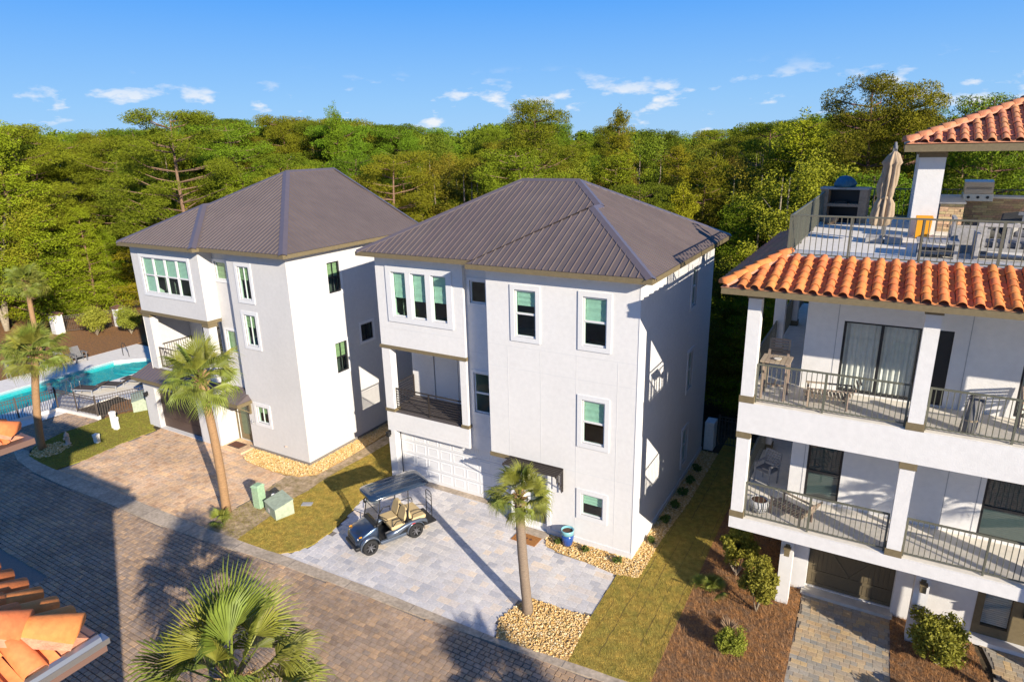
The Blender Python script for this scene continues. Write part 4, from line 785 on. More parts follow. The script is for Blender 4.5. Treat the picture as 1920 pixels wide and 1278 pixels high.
# barrel tiles: S-shaped clay tiles laid course by course
def tile_mesh(m, wd=.31, ln=.40, rad=.095):
    b = MB(); n = 7; prof = []
    for k in range(n): t = math.pi * k / (n - 1); prof.append((-rad * math.cos(t), rad * math.sin(t)))
    prof += [(rad + (wd - 2 * rad) * .5, -.018), (wd - rad, 0.0)]
    lo = [(x, -ln, z + .028) for x, z in prof]; hi = [(x * .93, 0.03, z * .9) for x, z in prof]; lo2 = [(x, -ln, z + .008) for x, z in prof]; N = len(prof)
    b.add(lo + hi + lo2, [(i, i + 1, N + i + 1, N + i) for i in range(N - 1)] + [(2 * N + i, 2 * N + i + 1, i + 1, i) for i in range(N - 1)])
    return b.mesh('clay_tile', m, smooth=True)
TM, TM2 = tile_mesh(MT['tile']), tile_mesh(MT['tilepale'])
def tiled(roof, P0, U, V, cols_, rows, me, keep=None, wd=.31, ln=.34, name='clay_tile', jit=1.0):
    """courses from the eave point P0: U along the eave, V up the slope"""
    P0, U, V = Vector(P0), Vector(U).normalized(), Vector(V).normalized(); N = U.cross(V)
    M = Matrix((U, V, N)).transposed().to_4x4()
    for r_ in range(rows):
        for c_ in range(cols_):
            u = (c_ + .5) * wd; v = (r_ + 1) * ln
            if keep and not keep(u, v): continue
            o = link(name, me, roof); p = P0 + U * u + V * v + N * (.012 + random.uniform(-.006, .006)); M2 = M.copy(); M2.translation = p; o.matrix_local = M2 @ Matrix.Rotation(random.uniform(-.03, .03) * jit, 4, 'Z')
def hip_tiles(roof, A, B, me_m, r=.115, ln=.42):
    A, B = Vector(A), Vector(B); d = (B - A).normalized(); n = int((B - A).length / ln) + 1; s = d.cross(Vector((0, 0, 1))).normalized(); up = s.cross(d)
    mb = MB(); k = 7; ra, rb = r * 1.12, r * .86
    for q, (yy, rr) in enumerate(((0, ra), (ln * 1.1, rb))):
        for i in range(k):
            t = math.pi * (i / (k - 1) * 1.1 - .05); mb.v.append((rr * math.cos(t), yy, rr * math.sin(t) + (.03 if q == 0 else 0)))
    mb.f += [(i, i + 1, k + i + 1, k + i) for i in range(k - 1)]; mb.f.append(tuple(range(k)))
    me = mb.mesh('hip_tile', me_m, smooth=True); M = Matrix((s, d, up)).transposed().to_4x4()
    for i in range(n):
        o = link('hip_tile', me, roof); M2 = M.copy(); M2.translation = A + d * (i * ln); o.matrix_local = M2
    mm = MB(); 
    for sg in (-1, 1): mm.add([A + s * sg * r * .8 + up * .02, B + s * sg * r * .8 + up * .02, B + s * sg * r * 1.5 - up * .03, A + s * sg * r * 1.5 - up * .03], [(0, 1, 2, 3)])
    mm.build('mortar_bed', MT['mortar'], roof)
Z0, Z1 = EV + .19, 10.0; dy = .45 - ey
rk = MB(); rk.add([(ex - .02, ey - .02, Z0 - .03), (X1, ey - .02, Z0 - .03), (X1, .45, Z1 - .03), (3.62, .45, Z1 - .03)], [(0, 1, 2, 3)]); rk.add([(ex - .02, ey - .02, Z0 - .03), (3.62, .45, Z1 - .03), (3.62, 10.9, Z1 - .03), (ex - .02, 11.5, Z0 - .03)], [(0, 1, 2, 3)])
ro = rk.build('skirt_roof', MT['mortar'], HC)
sl_ = math.hypot(dy, Z1 - Z0); hipu = (3.62 - ex) / sl_
tiled(ro, (ex, ey, Z0), (1, 0, 0), (0, dy, Z1 - Z0), 36, 6, TM, keep=lambda u, v: u > v * hipu * .93 and u < 9.8, ln=sl_ / 6.05)
dx = 3.62 - ex; sx_ = math.hypot(dx, Z1 - Z0)
tiled(ro, (ex, 8.4, Z0), (0, -1, 0), (dx, 0, Z1 - Z0), 32, 4, TM2, keep=lambda u, v: (8.4 - u) > ey + v * dy / sx_ * .98, ln=sx_ / 4.05)
hip_tiles(ro, (ex + .02, ey + .02, Z0 + .05), (3.62, .45, Z1 + .05), MT['tile'])
MB().box(3.64, X1, .36, .46, Z1 - .06, Z1 + .02).build('flashing', MT['mortar'], ro)
# pavilion over the terrace kitchen
PX0, PY0, PZ = 5.95, 5.15, 12.43
for cx, cy in ((6.37, 5.75), (6.37, 9.9), (12.5, 5.75)):
    MB().box(cx, cx + .66, cy, cy + .66, TZ, PZ - .16).build('pavilion_column', MT['stucco'], HC); MB().box(cx - .02, cx + .68, cy - .02, cy + .68, PZ - .17, PZ).build('pavilion_capital', MT['olive'], HC)
MB().box(PX0, X1, PY0, PY0 + .06, PZ, PZ + .20).box(PX0, PX0 + .06, PY0 + .061, 11.2, PZ + .001, PZ + .199).box(X1 - .06, X1, PY0 + .07, 11.2, PZ + .001, PZ + .199).box(PX0 + .07, X1 - .07, 11.14, 11.2, PZ, PZ + .2).build('pavilion_fascia', MT['olive'], HC)
MB().box(PX0 + .06, X1, PY0 + .06, 11.2, PZ + .10, PZ + .13).build('pavilion_ceiling', MT['stucco'], HC)
hr = 3.03; sp = .37; pz0 = PZ + .22
q = MB(); A0, A1, B0, B1 = (PX0 - .03, PY0 - .03, pz0), (X1, PY0 - .03, pz0), (PX0 + hr, PY0 + hr, pz0 + hr * sp), (X1 - hr, PY0 + hr, pz0 + hr * sp); C0, C1 = (PX0 - .03, 11.23, pz0), (X1, 11.23, pz0)
q.add([A0, A1, B1, B0], [(0, 1, 2, 3)]); q.add([C0, A0, B0], [(0, 1, 2)]); q.add([C1, C0, B0, B1], [(0, 1, 2, 3)]); q.add([A1, C1, B1], [(0, 1, 2)]); pr = q.build('pavilion_roof', MT['mortar'], HC)
sl2 = math.hypot(hr, hr * sp); tiled(pr, (PX0, PY0, pz0 + .02), (1, 0, 0), (0, hr, hr * sp), 20, 8, TM2, keep=lambda u, v: u > v * hr / sl2 * .97, ln=sl2 / 8.05)
hip_tiles(pr, (PX0, PY0, pz0 + .08), (PX0 + hr, PY0 + hr, pz0 + hr * sp + .08), MT['tilepale']); hip_tiles(pr, (PX0 + hr, PY0 + hr, pz0 + hr * sp + .08), (X1 - hr, PY0 + hr, pz0 + hr * sp + .08), MT['tilepale'])

# ------------------------------------------------------------------ roof-terrace things
def slats(mb, n, fn):
    for i in range(n): fn(mb, i)
T = thing('closed_parasol', 'closed tan canvas cantilever parasol on the roof terrace', 'parasol', (5.72, 4.15, TZ))
for k, (x, y) in enumerate(((-.42, -.42), (.06, -.42), (-.42, .06), (.06, .06))): MB().box(x, x + .44, y, y + .44, 0, .16).build('base_weight', MT['greywood'], T, bevel=.015)
MB().box(-.06, .06, .26, .38, .1, 2.65).build('mast', MT['cushgrey'], T, bevel=.01); MB().tube([(0, .32, 2.6), (.0, .05, 2.72), (.02, -.12, 2.55)], .035, 8).build('arm', MT['cushgrey'], T)
cv = MB(); prof = [(.05, 2.50), (.13, 2.42), (.20, 2.2), (.155, 2.12), (.17, 1.9), (.19, 1.6), (.15, 1.32), (.13, 1.24), (.19, 1.1), (.22, .8), (.21, .55), (.15, .48)]; n = 64
vs = []
for i, (r_, z) in enumerate(prof):
    for k in range(n):
        t = 2 * math.pi * k / n; fold = 1 + (.30 * math.sin(9 * t + z * 2.2) + .14 * math.sin(17 * t - z * 3)) * (0.35 if i < 2 else 1) + .12 * math.sin(3 * t + 3 * z); lean = (2.5 - z) * -.06
        vs.append((r_ * fold * math.cos(t) + lean, r_ * fold * math.sin(t) - .16, z))
cv.add(vs, [(i * n + k, i * n + (k + 1) % n, (i + 1) * n + (k + 1) % n, (i + 1) * n + k) for i in range(len(prof) - 1) for k in range(n)]); cv.build('canopy', MT['canvas'], T, smooth=True)
MB().lathe([(.145, 0), (.15, .04), (.145, .08)], (-.075, -.16, 1.22), 16).build('strap', MT['canvas'], T, smooth=True)
T = thing('media_cabinet', 'light wood open cabinet with two dark shelves at the terrace corner', 'cabinet', (4.35, 8.9, TZ), -.12)
MB().box(-.75, -.5, -.25, .25, 0, 1.15).build('side_panel', MT['cabinet'], T); MB().box(.5, .75, -.25, .25, 0, 1.15).build('side_panel', MT['cabinet'], T); MB().box(-.78, .78, -.28, .28, 1.15, 1.22).build('cabinet_top', MT['greywood'], T); MB().box(-.5, .5, -.24, .25, .56, .66).build('shelf', MT['cabinet'], T); MB().box(-.5, .5, .2, .26, 0, 1.15).box(-.5, .5, -.24, .2, 0.03, .10).build('back_panel', MT['black'], T); MB().box(-.3, .1, -.1, .1, .66, .74).build('receiver', MT['black'], T)
bg_ = MB(); bg_.lathe([(.05, 0), (.33, .02), (.36, .12), (.28, .26), (.17, .37), (.06, .40)], (0, 0, 0), 18)
bg_.v = [(x * (1 + .12 * math.sin(5 * math.atan2(y, x) + z * 9)), y * (1 + .15 * math.cos(4 * math.atan2(y, x))), z) for x, y, z in bg_.v]; o = bg_.build('tarp_bundle', MT['bluebag'], smooth=True, label='blue tarp bundle on top of the media cabinet', cat='bundle'); o.location = (4.3, 8.9, TZ + 1.215)
o = MB().prism([(-.19, -.15), (.19, -.15), (.19, .15), (-.19, .15)], 0, .02); T = thing('orange_bin', 'bright orange open bin by the pavilion column', 'bin', (6.72, 5.40, TZ))
q = MB(); q.add([(-.17, -.15, 0), (.17, -.15, 0), (.17, .15, 0), (-.17, .15, 0), (-.20, -.18, .62), (.20, -.18, .62), (.20, .18, .62), (-.20, .18, .62), (-.18, -.16, .62), (.18, -.16, .62), (.18, .16, .62), (-.18, .16, .62), (-.15, -.13, .03), (.15, -.13, .03), (.15, .13, .03), (-.15, .13, .03)], [(0, 3, 2, 1), (0, 1, 5, 4), (1, 2, 6, 5), (2, 3, 7, 6), (3, 0, 4, 7), (4, 5, 9, 8), (5, 6, 10, 9), (6, 7, 11, 10), (7, 4, 8, 11), (8, 9, 13, 12), (9, 10, 14, 13), (10, 11, 15, 14), (11, 8, 12, 15), (12, 13, 14, 15)]); q.build('bin_body', MT['orange'], T); MB().box(-.215, .215, -.195, -.175, .56, .64).box(-.215, .215, .175, .195, .56, .64).build('rim', MT['orange'], T)
T = thing('outdoor_kitchen', 'stone faced outdoor kitchen counter under the pavilion', 'counter', (7.15, 7.2, TZ))
MB().box(0, .62, .02, 3.2, 0, .86).box(.63, 5, 2.4, 3.2, 0, .86).build('counter_core', MT['inside'], T)
for r_ in range(11):
    x = 0.0
    while x < .62:
        wd = random.choice([.16, .22, .3]); q = MB(); q.box(x, min(x + wd, .62), -.01 - random.uniform(0, .03), .05, r_ * .078, r_ * .078 + .072); q.build('ledge_stone', MT['ledge'], T); x += wd + .004
    x = .64
    while x < 3.2:
        wd = random.choice([.22, .3, .4]); q = MB(); q.box(x, x + wd, 2.39 - random.uniform(0, .03), 2.45, r_ * .078, r_ * .078 + .072); q.build('ledge_stone', MT['ledge'], T); x += wd + .004
MB().box(-.04, .66, -.05, 2.35, .86, .91).box(-.04, 5, 2.352, 3.25, .861, .911).build('counter_top', MT['terrace'], T)
T = thing('gas_grill', 'stainless steel gas grill set into the outdoor kitchen', 'grill', (8.25, 9.55, TZ + .78))
MB().box(-.42, .42, -.36, .3, 0, .26).build('control_panel', MT['steel'], T, bevel=.02); lid = MB(); lid.add([(-.40, -.28, .26), (.40, -.28, .26), (.40, .3, .26), (-.40, .3, .26), (-.40, -.16, .62), (.40, -.16, .62), (.40, .2, .68), (-.40, .2, .68)], [(0, 1, 5, 4), (1, 2, 6, 5), (2, 3, 7, 6), (3, 0, 4, 7), (4, 5, 6, 7)]); lid.build('lid', MT['steel'], T)
for x in (-.26, 0, .26): q = MB(); q.tube([(x, -.36, .14), (x, -.40, .14)], .045, 12); q.build('knob', MT['black'], T)
MB().tube([(-.34, -.30, .45), (.34, -.30, .45)], .018, 8).build('lid_handle', MT['chrome'], T)
def lounge_chair(loc, rz, label, grp=None, wd=.8):
    T = thing('lounge_chair', label, 'armchair', loc, rz, grp)
    MB().box(-wd/2, -wd/2 + .09, -.4, .4, 0, .62).build('arm_frame', MT['greywood'], T, bevel=.01); MB().box(wd/2 - .09, wd/2, -.4, .4, 0, .62).build('arm_frame', MT['greywood'], T, bevel=.01)
    MB().box(-wd/2 + .09, wd/2 - .09, -.38, .38, .22, .30).build('seat_frame', MT['greywood'], T)
    for i in range(7):
        q = MB(); x = -wd/2 + .13 + i * (wd - .28) / 6; q.box(x - .03, x + .03, .33, .38, .30, .80); q.build('back_slat', MT['greywood'], T)
    MB().box(-wd/2, wd/2, .32, .40, .80, .88).build('top_rail', MT['greywood'], T)
    q = MB(); q.box(-wd/2 + .10, wd/2 - .10, -.36, .32, .30, .44); q.build('seat_cushion', MT['cushgrey'], T, bevel=.04)
    return T
lounge_chair((7.65, 3.1, TZ), math.pi * .5, 'grey slatted lounge chair facing the parasol on the terrace'); lounge_chair((8.5, 2.1, TZ), math.pi, 'wide grey slatted lounge sofa against the terrace front railing', wd=1.6); lounge_chair((9.1, 4.3, TZ), -.3, 'grey slatted lounge chair beside the dark cushion pile')
T = thing('coffee_table', 'square grey slatted coffee table near the terrace railing', 'table', (6.95, 2.0, TZ))
for i in range(7): q = MB(); q.box(-.45 + i * .13, -.45 + i * .13 + .115, -.45, .45, .36, .40); q.build('table_slat', MT['greywood'], T)
for sx in (-1, 1):
    for sy in (-1, 1): MB().box(sx * .38 - .04, sx * .38 + .04, sy * .38 - .04, sy * .38 + .04, 0, .36).build('leg', MT['greywood'], T)
MB().box(-.42, .42, -.40, .40, .12, .16).build('lower_shelf', MT['cushgrey'], T)
for i, (x, y, z, a, b_) in enumerate(((8.35, 4.5, TZ + .35, .5, .3), (8.9, 4.9, TZ + .62, -.3, .5), (8.6, 4.2, TZ + .12, .1, .15))):
    q = MB(); q.box(-.45, .45, -.40, .40, -.09, .09); o = q.build('outdoor_cushion', MT['cushion'], bevel=.06, label=('dark grey cushion tilted in the pile behind the lounge chairs', 'dark grey cushion on top of the terrace pile', 'dark grey cushion lying flat at the bottom of the terrace pile')[i], cat='cushion'); o.location = (x, y, z); o.rotation_euler = (b_, a * .6, a)
MB().box(8.0, 9.3, 3.9, 5.2, TZ, TZ + .06).build('cushion_platform', MT['greywood'], label='low grey platform carrying the dark cushion pile', cat='platform')
T = thing('planter_bowl', 'small brown planter bowl at the cabinet foot', 'planter', (4.0, 8.2, TZ)); MB().lathe([(.16, 0), (.27, .12), (.30, .26), (.26, .26), (.2, .2)], n=18).build('bowl', MT['cabinet'], T, smooth=True)

# ------------------------------------------------------------------ balcony things
def bar_chair(loc, rz, label, m='teak', h=.45, cush=None, cat='chair'):
    T = thing('slat_chair', label, cat, loc, rz)
    for sx in (-1, 1):
        MB().box(sx * .24 - .022, sx * .24 + .022, -.24, -.20, 0, h + .20).build('leg', MT[m], T); MB().tube([(sx * .24, .20, 0), (sx * .24, .22, h), (sx * .24, .30, h + .52)], .024, 6).build('leg', MT[m], T); MB().box(sx * .24 - .03, sx * .24 + .03, -.26, .24, h + .20, h + .23).build('armrest', MT[m], T)
    for i in range(6): q = MB(); y = -.22 + i * .085; q.box(-.23, .23, y, y + .065, h - .02, h); q.build('seat_slat', MT[m], T)
    for i in range(6): q = MB(); z = h + .10 + i * .075; y = .235 + (z - h) * .13; q.box(-.22, .22, y, y + .02, z, z + .055); q.build('back_slat', MT[m], T)
    if cush: MB().box(-.22, .22, -.22, .22, h, h + .07).build('cushion', MT[cush], T, bevel=.02)
    return T
bar_chair((3.72, .55, S3), .1, 'tall teak bar chair behind the bar table on the upper balcony', h=.75); bar_chair((3.62, 1.35, S2), 2.7 + math.pi, 'dark slatted chair with grey cushion on the lower balcony corner', 'greywood', .42, 'cushgrey'); bar_chair((9.3, .2, S3), .5, 'teak chair by the second sliding door of the upper balcony')
T = thing('bar_table', 'tall square teak bar table on the upper balcony corner', 'table', (3.78, -.22, S3))
for i in range(6): q = MB(); q.box(-.36 + i * .12, -.36 + i * .12 + .11, -.34, .34, 1.0, 1.035); q.build('table_slat', MT['teak'], T)
for sx in (-1, 1):
    for sy in (-1, 1): MB().box(sx * .28 - .03, sx * .28 + .03, sy * .26 - .03, sy * .26 + .03, 0, 1.0).build('leg', MT['teak'], T)
MB().box(-.28, .28, -.02, .02, .3, .34).box(-.02, .02, -.26, .26, .34, .38).build('stretcher', MT['teak'], T)
T = thing('ash_dish', 'small round cream dish on the bar table', 'dish', (3.80, -.30, S3 + 1.035)); MB().lathe([(.05, 0), (.10, .03), (.10, .045), (.07, .03)], n=16).build('dish', MT['concrete'], T, smooth=True)
def steamer(loc, rz, label, m='teak', lie=.28):
    T = thing('slat_lounger', label, 'lounger', loc, rz)
    for i in range(12): q = MB(); x = -.55 + i * .085; q.box(x, x + .06, -.27, .27, lie - .02, lie); q.build('slat', MT[m], T)
    for i in range(5): q = MB(); z = lie + .06 + i * .09; q.box(.47 + i * .05, .49 + i * .05, -.25, .25, z, z + .06); q.build('back_slat', MT[m], T)
    for sx in (-.45, .42):
        for sy in (-.26, .26): MB().box(sx - .025, sx + .025, sy - .02, sy + .02, 0, lie + .22).build('leg', MT[m], T)
    for sy in (-.26, .26): MB().box(-.5, .55, sy - .03, sy + .03, lie + .20, lie + .23).build('armrest', MT[m], T)
    return T
steamer((5.05, -.28, S3), .15, 'low teak slat lounger beside the upper balcony railing'); steamer((4.55, -.35, S2), -.5, 'folded teak slat lounger near the striped pot on the lower balcony')
T = thing('striped_planter', 'round grey striped planter full of brown soil on the lower balcony', 'planter', (3.72, -.42, S2))
MB().lathe([(.14, 0), (.22, .1), (.26, .24), (.24, .38), (.21, .38), (.2, .33)], n=24).build('pot', MT['striped'], T, smooth=True); MB().lathe([(.0, .33), (.2, .33), (.19, .36), (0, .37)], n=16).build('soil', MT['potsoil'], T)
for k in range(5): MB().lathe([(.222 + .03 * math.sin(k * .7), .06 + k * .065), (.232 + .03 * math.sin(k * .7), .08 + k * .065)], n=24).build('stripe', MT['cushgrey'], T, smooth=True)
T = thing('beach_chair_stack', 'rolled grey folding chairs leaning upright by the upper balcony railing', 'folded chairs', (7.95, -.55, S3), .2)
q = MB(); q.tube([(0, 0, 0), (.05, .02, .45), (.09, .03, .85)], [.15, .155, .14], 12); q.build('canvas_roll', MT['cushgrey'], T, smooth=True); MB().tube([(.14, -.08, 0), (.22, -.06, .88)], .016, 6).build('frame_tube', MT['greywood'], T); MB().tube([(-.14, -.08, 0), (-.07, -.06, .88)], .016, 6).build('frame_tube', MT['greywood'], T); MB().lathe([(.16, .3), (.165, .34)], (.03, .01, 0), 12).build('strap', MT['teak'], T)

# ------------------------------------------------------------------ house D: tiled house across the street, seen at the lower left and throwing the street shadow
HD = place('tiled_house', 'white house with orange barrel tile roof and metal gutter across the cobbled street', 'house', (-1.3, -15.1, 0))
dxe, dye, dz = -1.25, -14.55, 7.72
w = MB(); w.box(-14, -1.7, -26, -15.05, 0, 7.85).box(-14, -8.7, -15.09, -13.0, 0, 7.85); w.build('wall', MT['stucco'], HD)
dsp = .46
def hipd(x0, x1, y0, y1, z, name):
    r_ = (y1 - y0) / 2; q = MB(); A, B, C, D = (x0, y0, z), (x1, y0, z), (x1, y1, z), (x0, y1, z); E, F = (x0 + r_, y0 + r_, z + r_ * dsp), (x1 - r_, y0 + r_, z + r_ * dsp)
    q.add([A, B, F, E], [(0, 1, 2, 3)]).add([B, C, F], [(0, 1, 2)]).add([C, D, E, F], [(0, 1, 2, 3)]).add([D, A, E], [(0, 1, 2)]); return q.build(name, MT['mortar'], HD), C, F, r_
rd, Cc, Fc, rr = hipd(-14.4, dxe, -24.5, dye, dz, 'roof'); big = tile_mesh(MT['tile'], .36, .46, .12)
s2 = math.hypot(rr, rr * dsp)
tiled(rd, (dxe, dye, dz + .02), (-1, 0, 0), (0, -rr, rr * dsp), 12, 5, big, keep=lambda u, v: u > v * rr / s2 * .98 + .05, wd=.36, ln=.40, jit=.2)
tiled(rd, (dxe, dye - 6.5, dz + .02), (0, 1, 0), (-rr, 0, rr * dsp), 18, 5, big, keep=lambda u, v: (6.5 - u) > v * rr / s2 * .98 + .05, wd=.36, ln=.40, jit=.2)
hip_tiles(rd, (dxe - .06, dye - .06, dz + .10), (Fc[0], Fc[1], Fc[2] + .1), MT['tile'], r=.165, ln=.50)
gt = MB(); gt.tube([(dxe + .06, dye + .06, dz - .03), (dxe + .06, -24, dz - .03)], .065, 8).box(dxe - .02, dxe + .135, dye - 6, dye + .13, dz - .10, dz - .03); gt.build('gutter', MT['gutter'], HD); MB().box(dxe - .03, dxe + .10, dye - 9, dye + .1, dz - .20, dz - .105).build('fascia', MT['copper'], HD)
MB().box(-14, dxe - .04, dye - .02, dye + .09, dz - .10, dz - .02).build('gutter', MT['copper'], HD)
dz = 7.95
rd2, Cc2, Fc2, rr2 = hipd(-14.4, -7.35, -22.0, -12.45, dz, 'wing_roof'); s3 = math.hypot(rr2, rr2 * dsp)
tiled(rd2, (-7.35, -12.45, dz + .02), (-1, 0, 0), (0, -rr2, rr2 * dsp), 10, 3, big, keep=lambda u, v: u > v * rr2 / s3 * .98 + .05, wd=.36, ln=.40, jit=.2); tiled(rd2, (-7.35, -16.0, dz + .02), (0, 1, 0), (-rr2, 0, rr2 * dsp), 10, 3, big, keep=lambda u, v: (3.55 - u) > v * rr2 / s3 * .98 + .05, wd=.36, ln=.40, jit=.2)
hip_tiles(rd2, (-7.42, -12.52, dz + .10), (Fc2[0], Fc2[1], Fc2[2] + .1), MT['tile'], r=.165, ln=.50)
MB().box(-7.45, -7.22, -16, -12.35, dz - .14, dz - .03).box(-14, -7.46, -12.47, -12.35, dz - .14, dz - .03).build('gutter', MT['copper'], HD)

# ------------------------------------------------------------------ vegetation
def leaf_quads(r, C, size, asp=0.45, up=0.35, droop=0.0):
    """one small rhombic leaf or needle tuft per centre, random heading, faces biased upwards"""
    n = len(C); d = r.normal(size=(n, 3)); d[:, 2] = d[:, 2] * .7 + up * .4 - droop; d /= np.linalg.norm(d, axis=1)[:, None]
    q = r.normal(size=(n, 3)); q[:, 2] *= .6; s = np.cross(d, q); s /= np.linalg.norm(s, axis=1)[:, None] + 1e-9
    L = size * r.uniform(.6, 1.35, (n, 1)); a = d * L; b = s * L * asp
    V = np.stack([C - a * .5, C + b * .5, C + a * .5, C - b * .5], 1).reshape(-1, 3)
    return V, np.arange(4 * n).reshape(-1, 4)
def clump_points(r, centre, rad, n, shell=.55):
    p = r.normal(size=(n, 3)); p /= np.linalg.norm(p, axis=1)[:, None]; p *= (shell + (1 - shell) * r.random((n, 1))) ; return np.asarray(centre) + p * np.asarray(rad)
def tree_pine(seed, H=13.0, base=.45, spread=3.2, tiers=15, leafm='pine', tufts=430, dead=6, flat=.5, bend=.5):
    """open pine: bare reddish trunk, forking limbs and flat-topped clumps of needles"""
    r = np.random.default_rng(seed); t = MB(); path = []; rad = []
    ph = r.uniform(0, 6.28, 2)
    for i in range(9):
        f = i / 8; path.append((bend * f * math.sin(2.2 * f + ph[0]), bend * f * math.cos(2.0 * f + ph[1]), H * .97 * f)); rad.append(.17 * (1 - f) ** .8 + .025)
    t.tube(path, rad, 7); P = []
    at = lambda f: np.array([np.interp(f, np.linspace(0, 1, 9), [p[k] for p in path]) for k in range(3)])
    for i in range(dead):
        f = r.uniform(base * .45, base); a = r.uniform(0, 6.28); L = r.uniform(.8, 2.0); p = at(f); m_ = p + np.array([math.cos(a) * L * .55, math.sin(a) * L * .55, L * .12]); e_ = p + np.array([math.cos(a + .3) * L, math.sin(a + .3) * L, L * r.uniform(.1, .5)])
        t.tube([p, m_, e_], [.04, .026, .008], 5, False)
    for i in range(tiers):
        f = base + (1 - base) * (i + r.uniform(0, .8)) / tiers; k = (1 - ((f - base) / (1 - base)) ** 1.7) ** .6
        for j in range(r.integers(2, 5)):
            a = r.uniform(0, 6.28); L = spread * (.35 + .65 * k) * r.uniform(.55, 1.05); p = at(min(f, .98)); up = L * r.uniform(.10, .42)
            m_ = p + np.array([math.cos(a) * L * .55, math.sin(a) * L * .55, up * .35]); e_ = p + np.array([math.cos(a + r.uniform(-.35, .35)) * L, math.sin(a + r.uniform(-.35, .35)) * L, up])
            t.tube([p, m_, e_], [.055 * (1.2 - f * .6), .035, .012], 5, False)
            for c in range(r.integers(2, 4)):
                w_ = r.uniform(.55, 1.05); q = m_ + (e_ - m_) * w_ + r.normal(size=3) * np.array([.3, .3, .12]); s_ = r.uniform(.5, .95)
                P.append(clump_points(r, q, (s_, s_, s_ * flat), int(tufts * s_ * s_ * 1.4)))
    P.append(clump_points(r, at(.98), (.7, .7, .6), tufts))
    V, F = leaf_quads(r, np.concatenate(P), .135, .28, .9)
    return t.mesh('trunk', MT['bark'], smooth=True), np_mesh('crown', V, F, MT[leafm])
def tree_bushy(seed, H=8.5, rad_=2.5, leafm='pine2', n=30000, layers=9):
    """young dense pine clothed to the ground in drooping layered boughs"""
    r = np.random.default_rng(seed); t = MB(); t.tube([(0, 0, 0), (.1, .05, H * .5), (0.05, 0, H * .97)], [.15, .09, .02], 6); P = []
    nb = layers * 7
    for i in range(nb):
        f = .06 + .92 * (i + r.random()) / nb; a = i * 2.399 + r.uniform(-.4, .4); R_ = rad_ * (1 - f) ** .62 * r.uniform(.7, 1.12) + .25
        p = np.array([0, 0, H * f]); e_ = p + np.array([math.cos(a) * R_, math.sin(a) * R_, R_ * r.uniform(-.05, .35)]); t.tube([p, (p + e_) / 2 + np.array([0, 0, -.05]), e_], [.03, .02, .006], 4, False)
        m_ = max(3, int(R_ * 3.2))
        for j in range(m_):
            w_ = .3 + .7 * (j + r.random()) / m_; q = p + (e_ - p) * w_ + r.normal(size=3) * np.array([.2, .2, .10]); s_ = (.28 + .36 * (1 - abs(w_ - .6))) * r.uniform(.75, 1.2) * (1.1 - .4 * f)
            P.append(clump_points(r, q, (s_, s_, s_ * .55), max(20, int(n / nb / m_ * s_ * 2.2))))
    P.append(clump_points(r, (0, 0, H), (.25, .25, .5), 120)); V, F = leaf_quads(r, np.concatenate(P), .115, .30, .8)
    return t.mesh('trunk', MT['bark'], smooth=True), np_mesh('crown', V, F, MT[leafm])
def tree_oak(seed, H=10.0, W_=3.0, leafm='oak', nc=85, per=400):
    """scrub hardwood: several pale stems and a broken crown of leaf clumps"""
    r = np.random.default_rng(seed); t = MB(); P = []
    for s in range(4):
        a = r.uniform(0, 6.28); L = W_ * r.uniform(.3, .75); t.tube([(0, 0, 0), (math.cos(a) * L * .3, math.sin(a) * L * .3, H * .35), (math.cos(a) * L * .8, math.sin(a) * L * .8, H * .7), (math.cos(a) * L * .8, math.sin(a) * L * .8, H * .86)], [.12, .09, .05, .012], 6, False)
        for q in range(6):
            f = r.uniform(.3, .7); b = r.uniform(0, 6.28); p = np.array([math.cos(a) * L * f, math.sin(a) * L * f, H * (.1 + .84 * f)]); l = r.uniform(.6, 1.3); t.tube([p, p + np.array([math.cos(b) * l * .6, math.sin(b) * l * .6, l * .35]), p + np.array([math.cos(b) * l, math.sin(b) * l, l * .8])], [.035, .02, .006], 4, False)
    for i in range(nc):
        u = r.normal(size=3); u /= np.linalg.norm(u); k = r.uniform(.55, 1.0); z = H * .56 + u[2] * H * .42 * k; tap = 1 - .35 * max(0, (z / H - .6) / .4)
        s_ = r.uniform(.38, .85); P.append(clump_points(r, (u[0] * W_ * k * tap, u[1] * W_ * k * tap, z), (s_, s_, s_ * .8), int(per * s_ * s_ * 2.4), .4))
    V, F = leaf_quads(r, np.concatenate(P), .095, .55, .5)
    return t.mesh('trunk', MT['barkg'], smooth=True), np_mesh('crown', V, F, MT[leafm])
KINDS = {
    'open': ('pine_tree', 'open crowned pine with bare reddish trunk and pale dead limbs in the woods', 'tree', 'open pines in the woods', [tree_pine(1), tree_pine(2, bend=.9), tree_pine(3, spread=3.6, flat=.42), tree_pine(4, base=.35, dead=9)], 13.0),
    'dense': ('bushy_pine_tree', 'dense green pine clothed in layered boughs down to the ground in the woods', 'tree', 'dense pines in the woods', [tree_bushy(11), tree_bushy(12, rad_=2.2), tree_bushy(13, rad_=2.9), tree_bushy(14, rad_=1.9)], 8.5),
    'scrub': ('scrub_tree', 'olive yellow leafy hardwood with several pale stems in the woods', 'tree', 'leafy hardwoods in the woods', [tree_oak(21), tree_oak(22, W_=2.5), tree_oak(23, W_=3.3), tree_oak(24, W_=2.7, nc=70)], 10.0)}
def plant_tree(kind, x, y, H, wscale=1.0, label=None, var=None):
    nm, lab, cat, grp, ms, h0 = KINDS[kind]; tm, cm = ms[random.randrange(len(ms)) if var is None else var]; s = H / h0
    T = thing(nm, label or lab, cat, (x, y, -.06), random.uniform(0, 6.28), None if label else grp); T.scale = (s * wscale, s * wscale, s)
    link('trunk', tm, T); link('crown', cm, T)
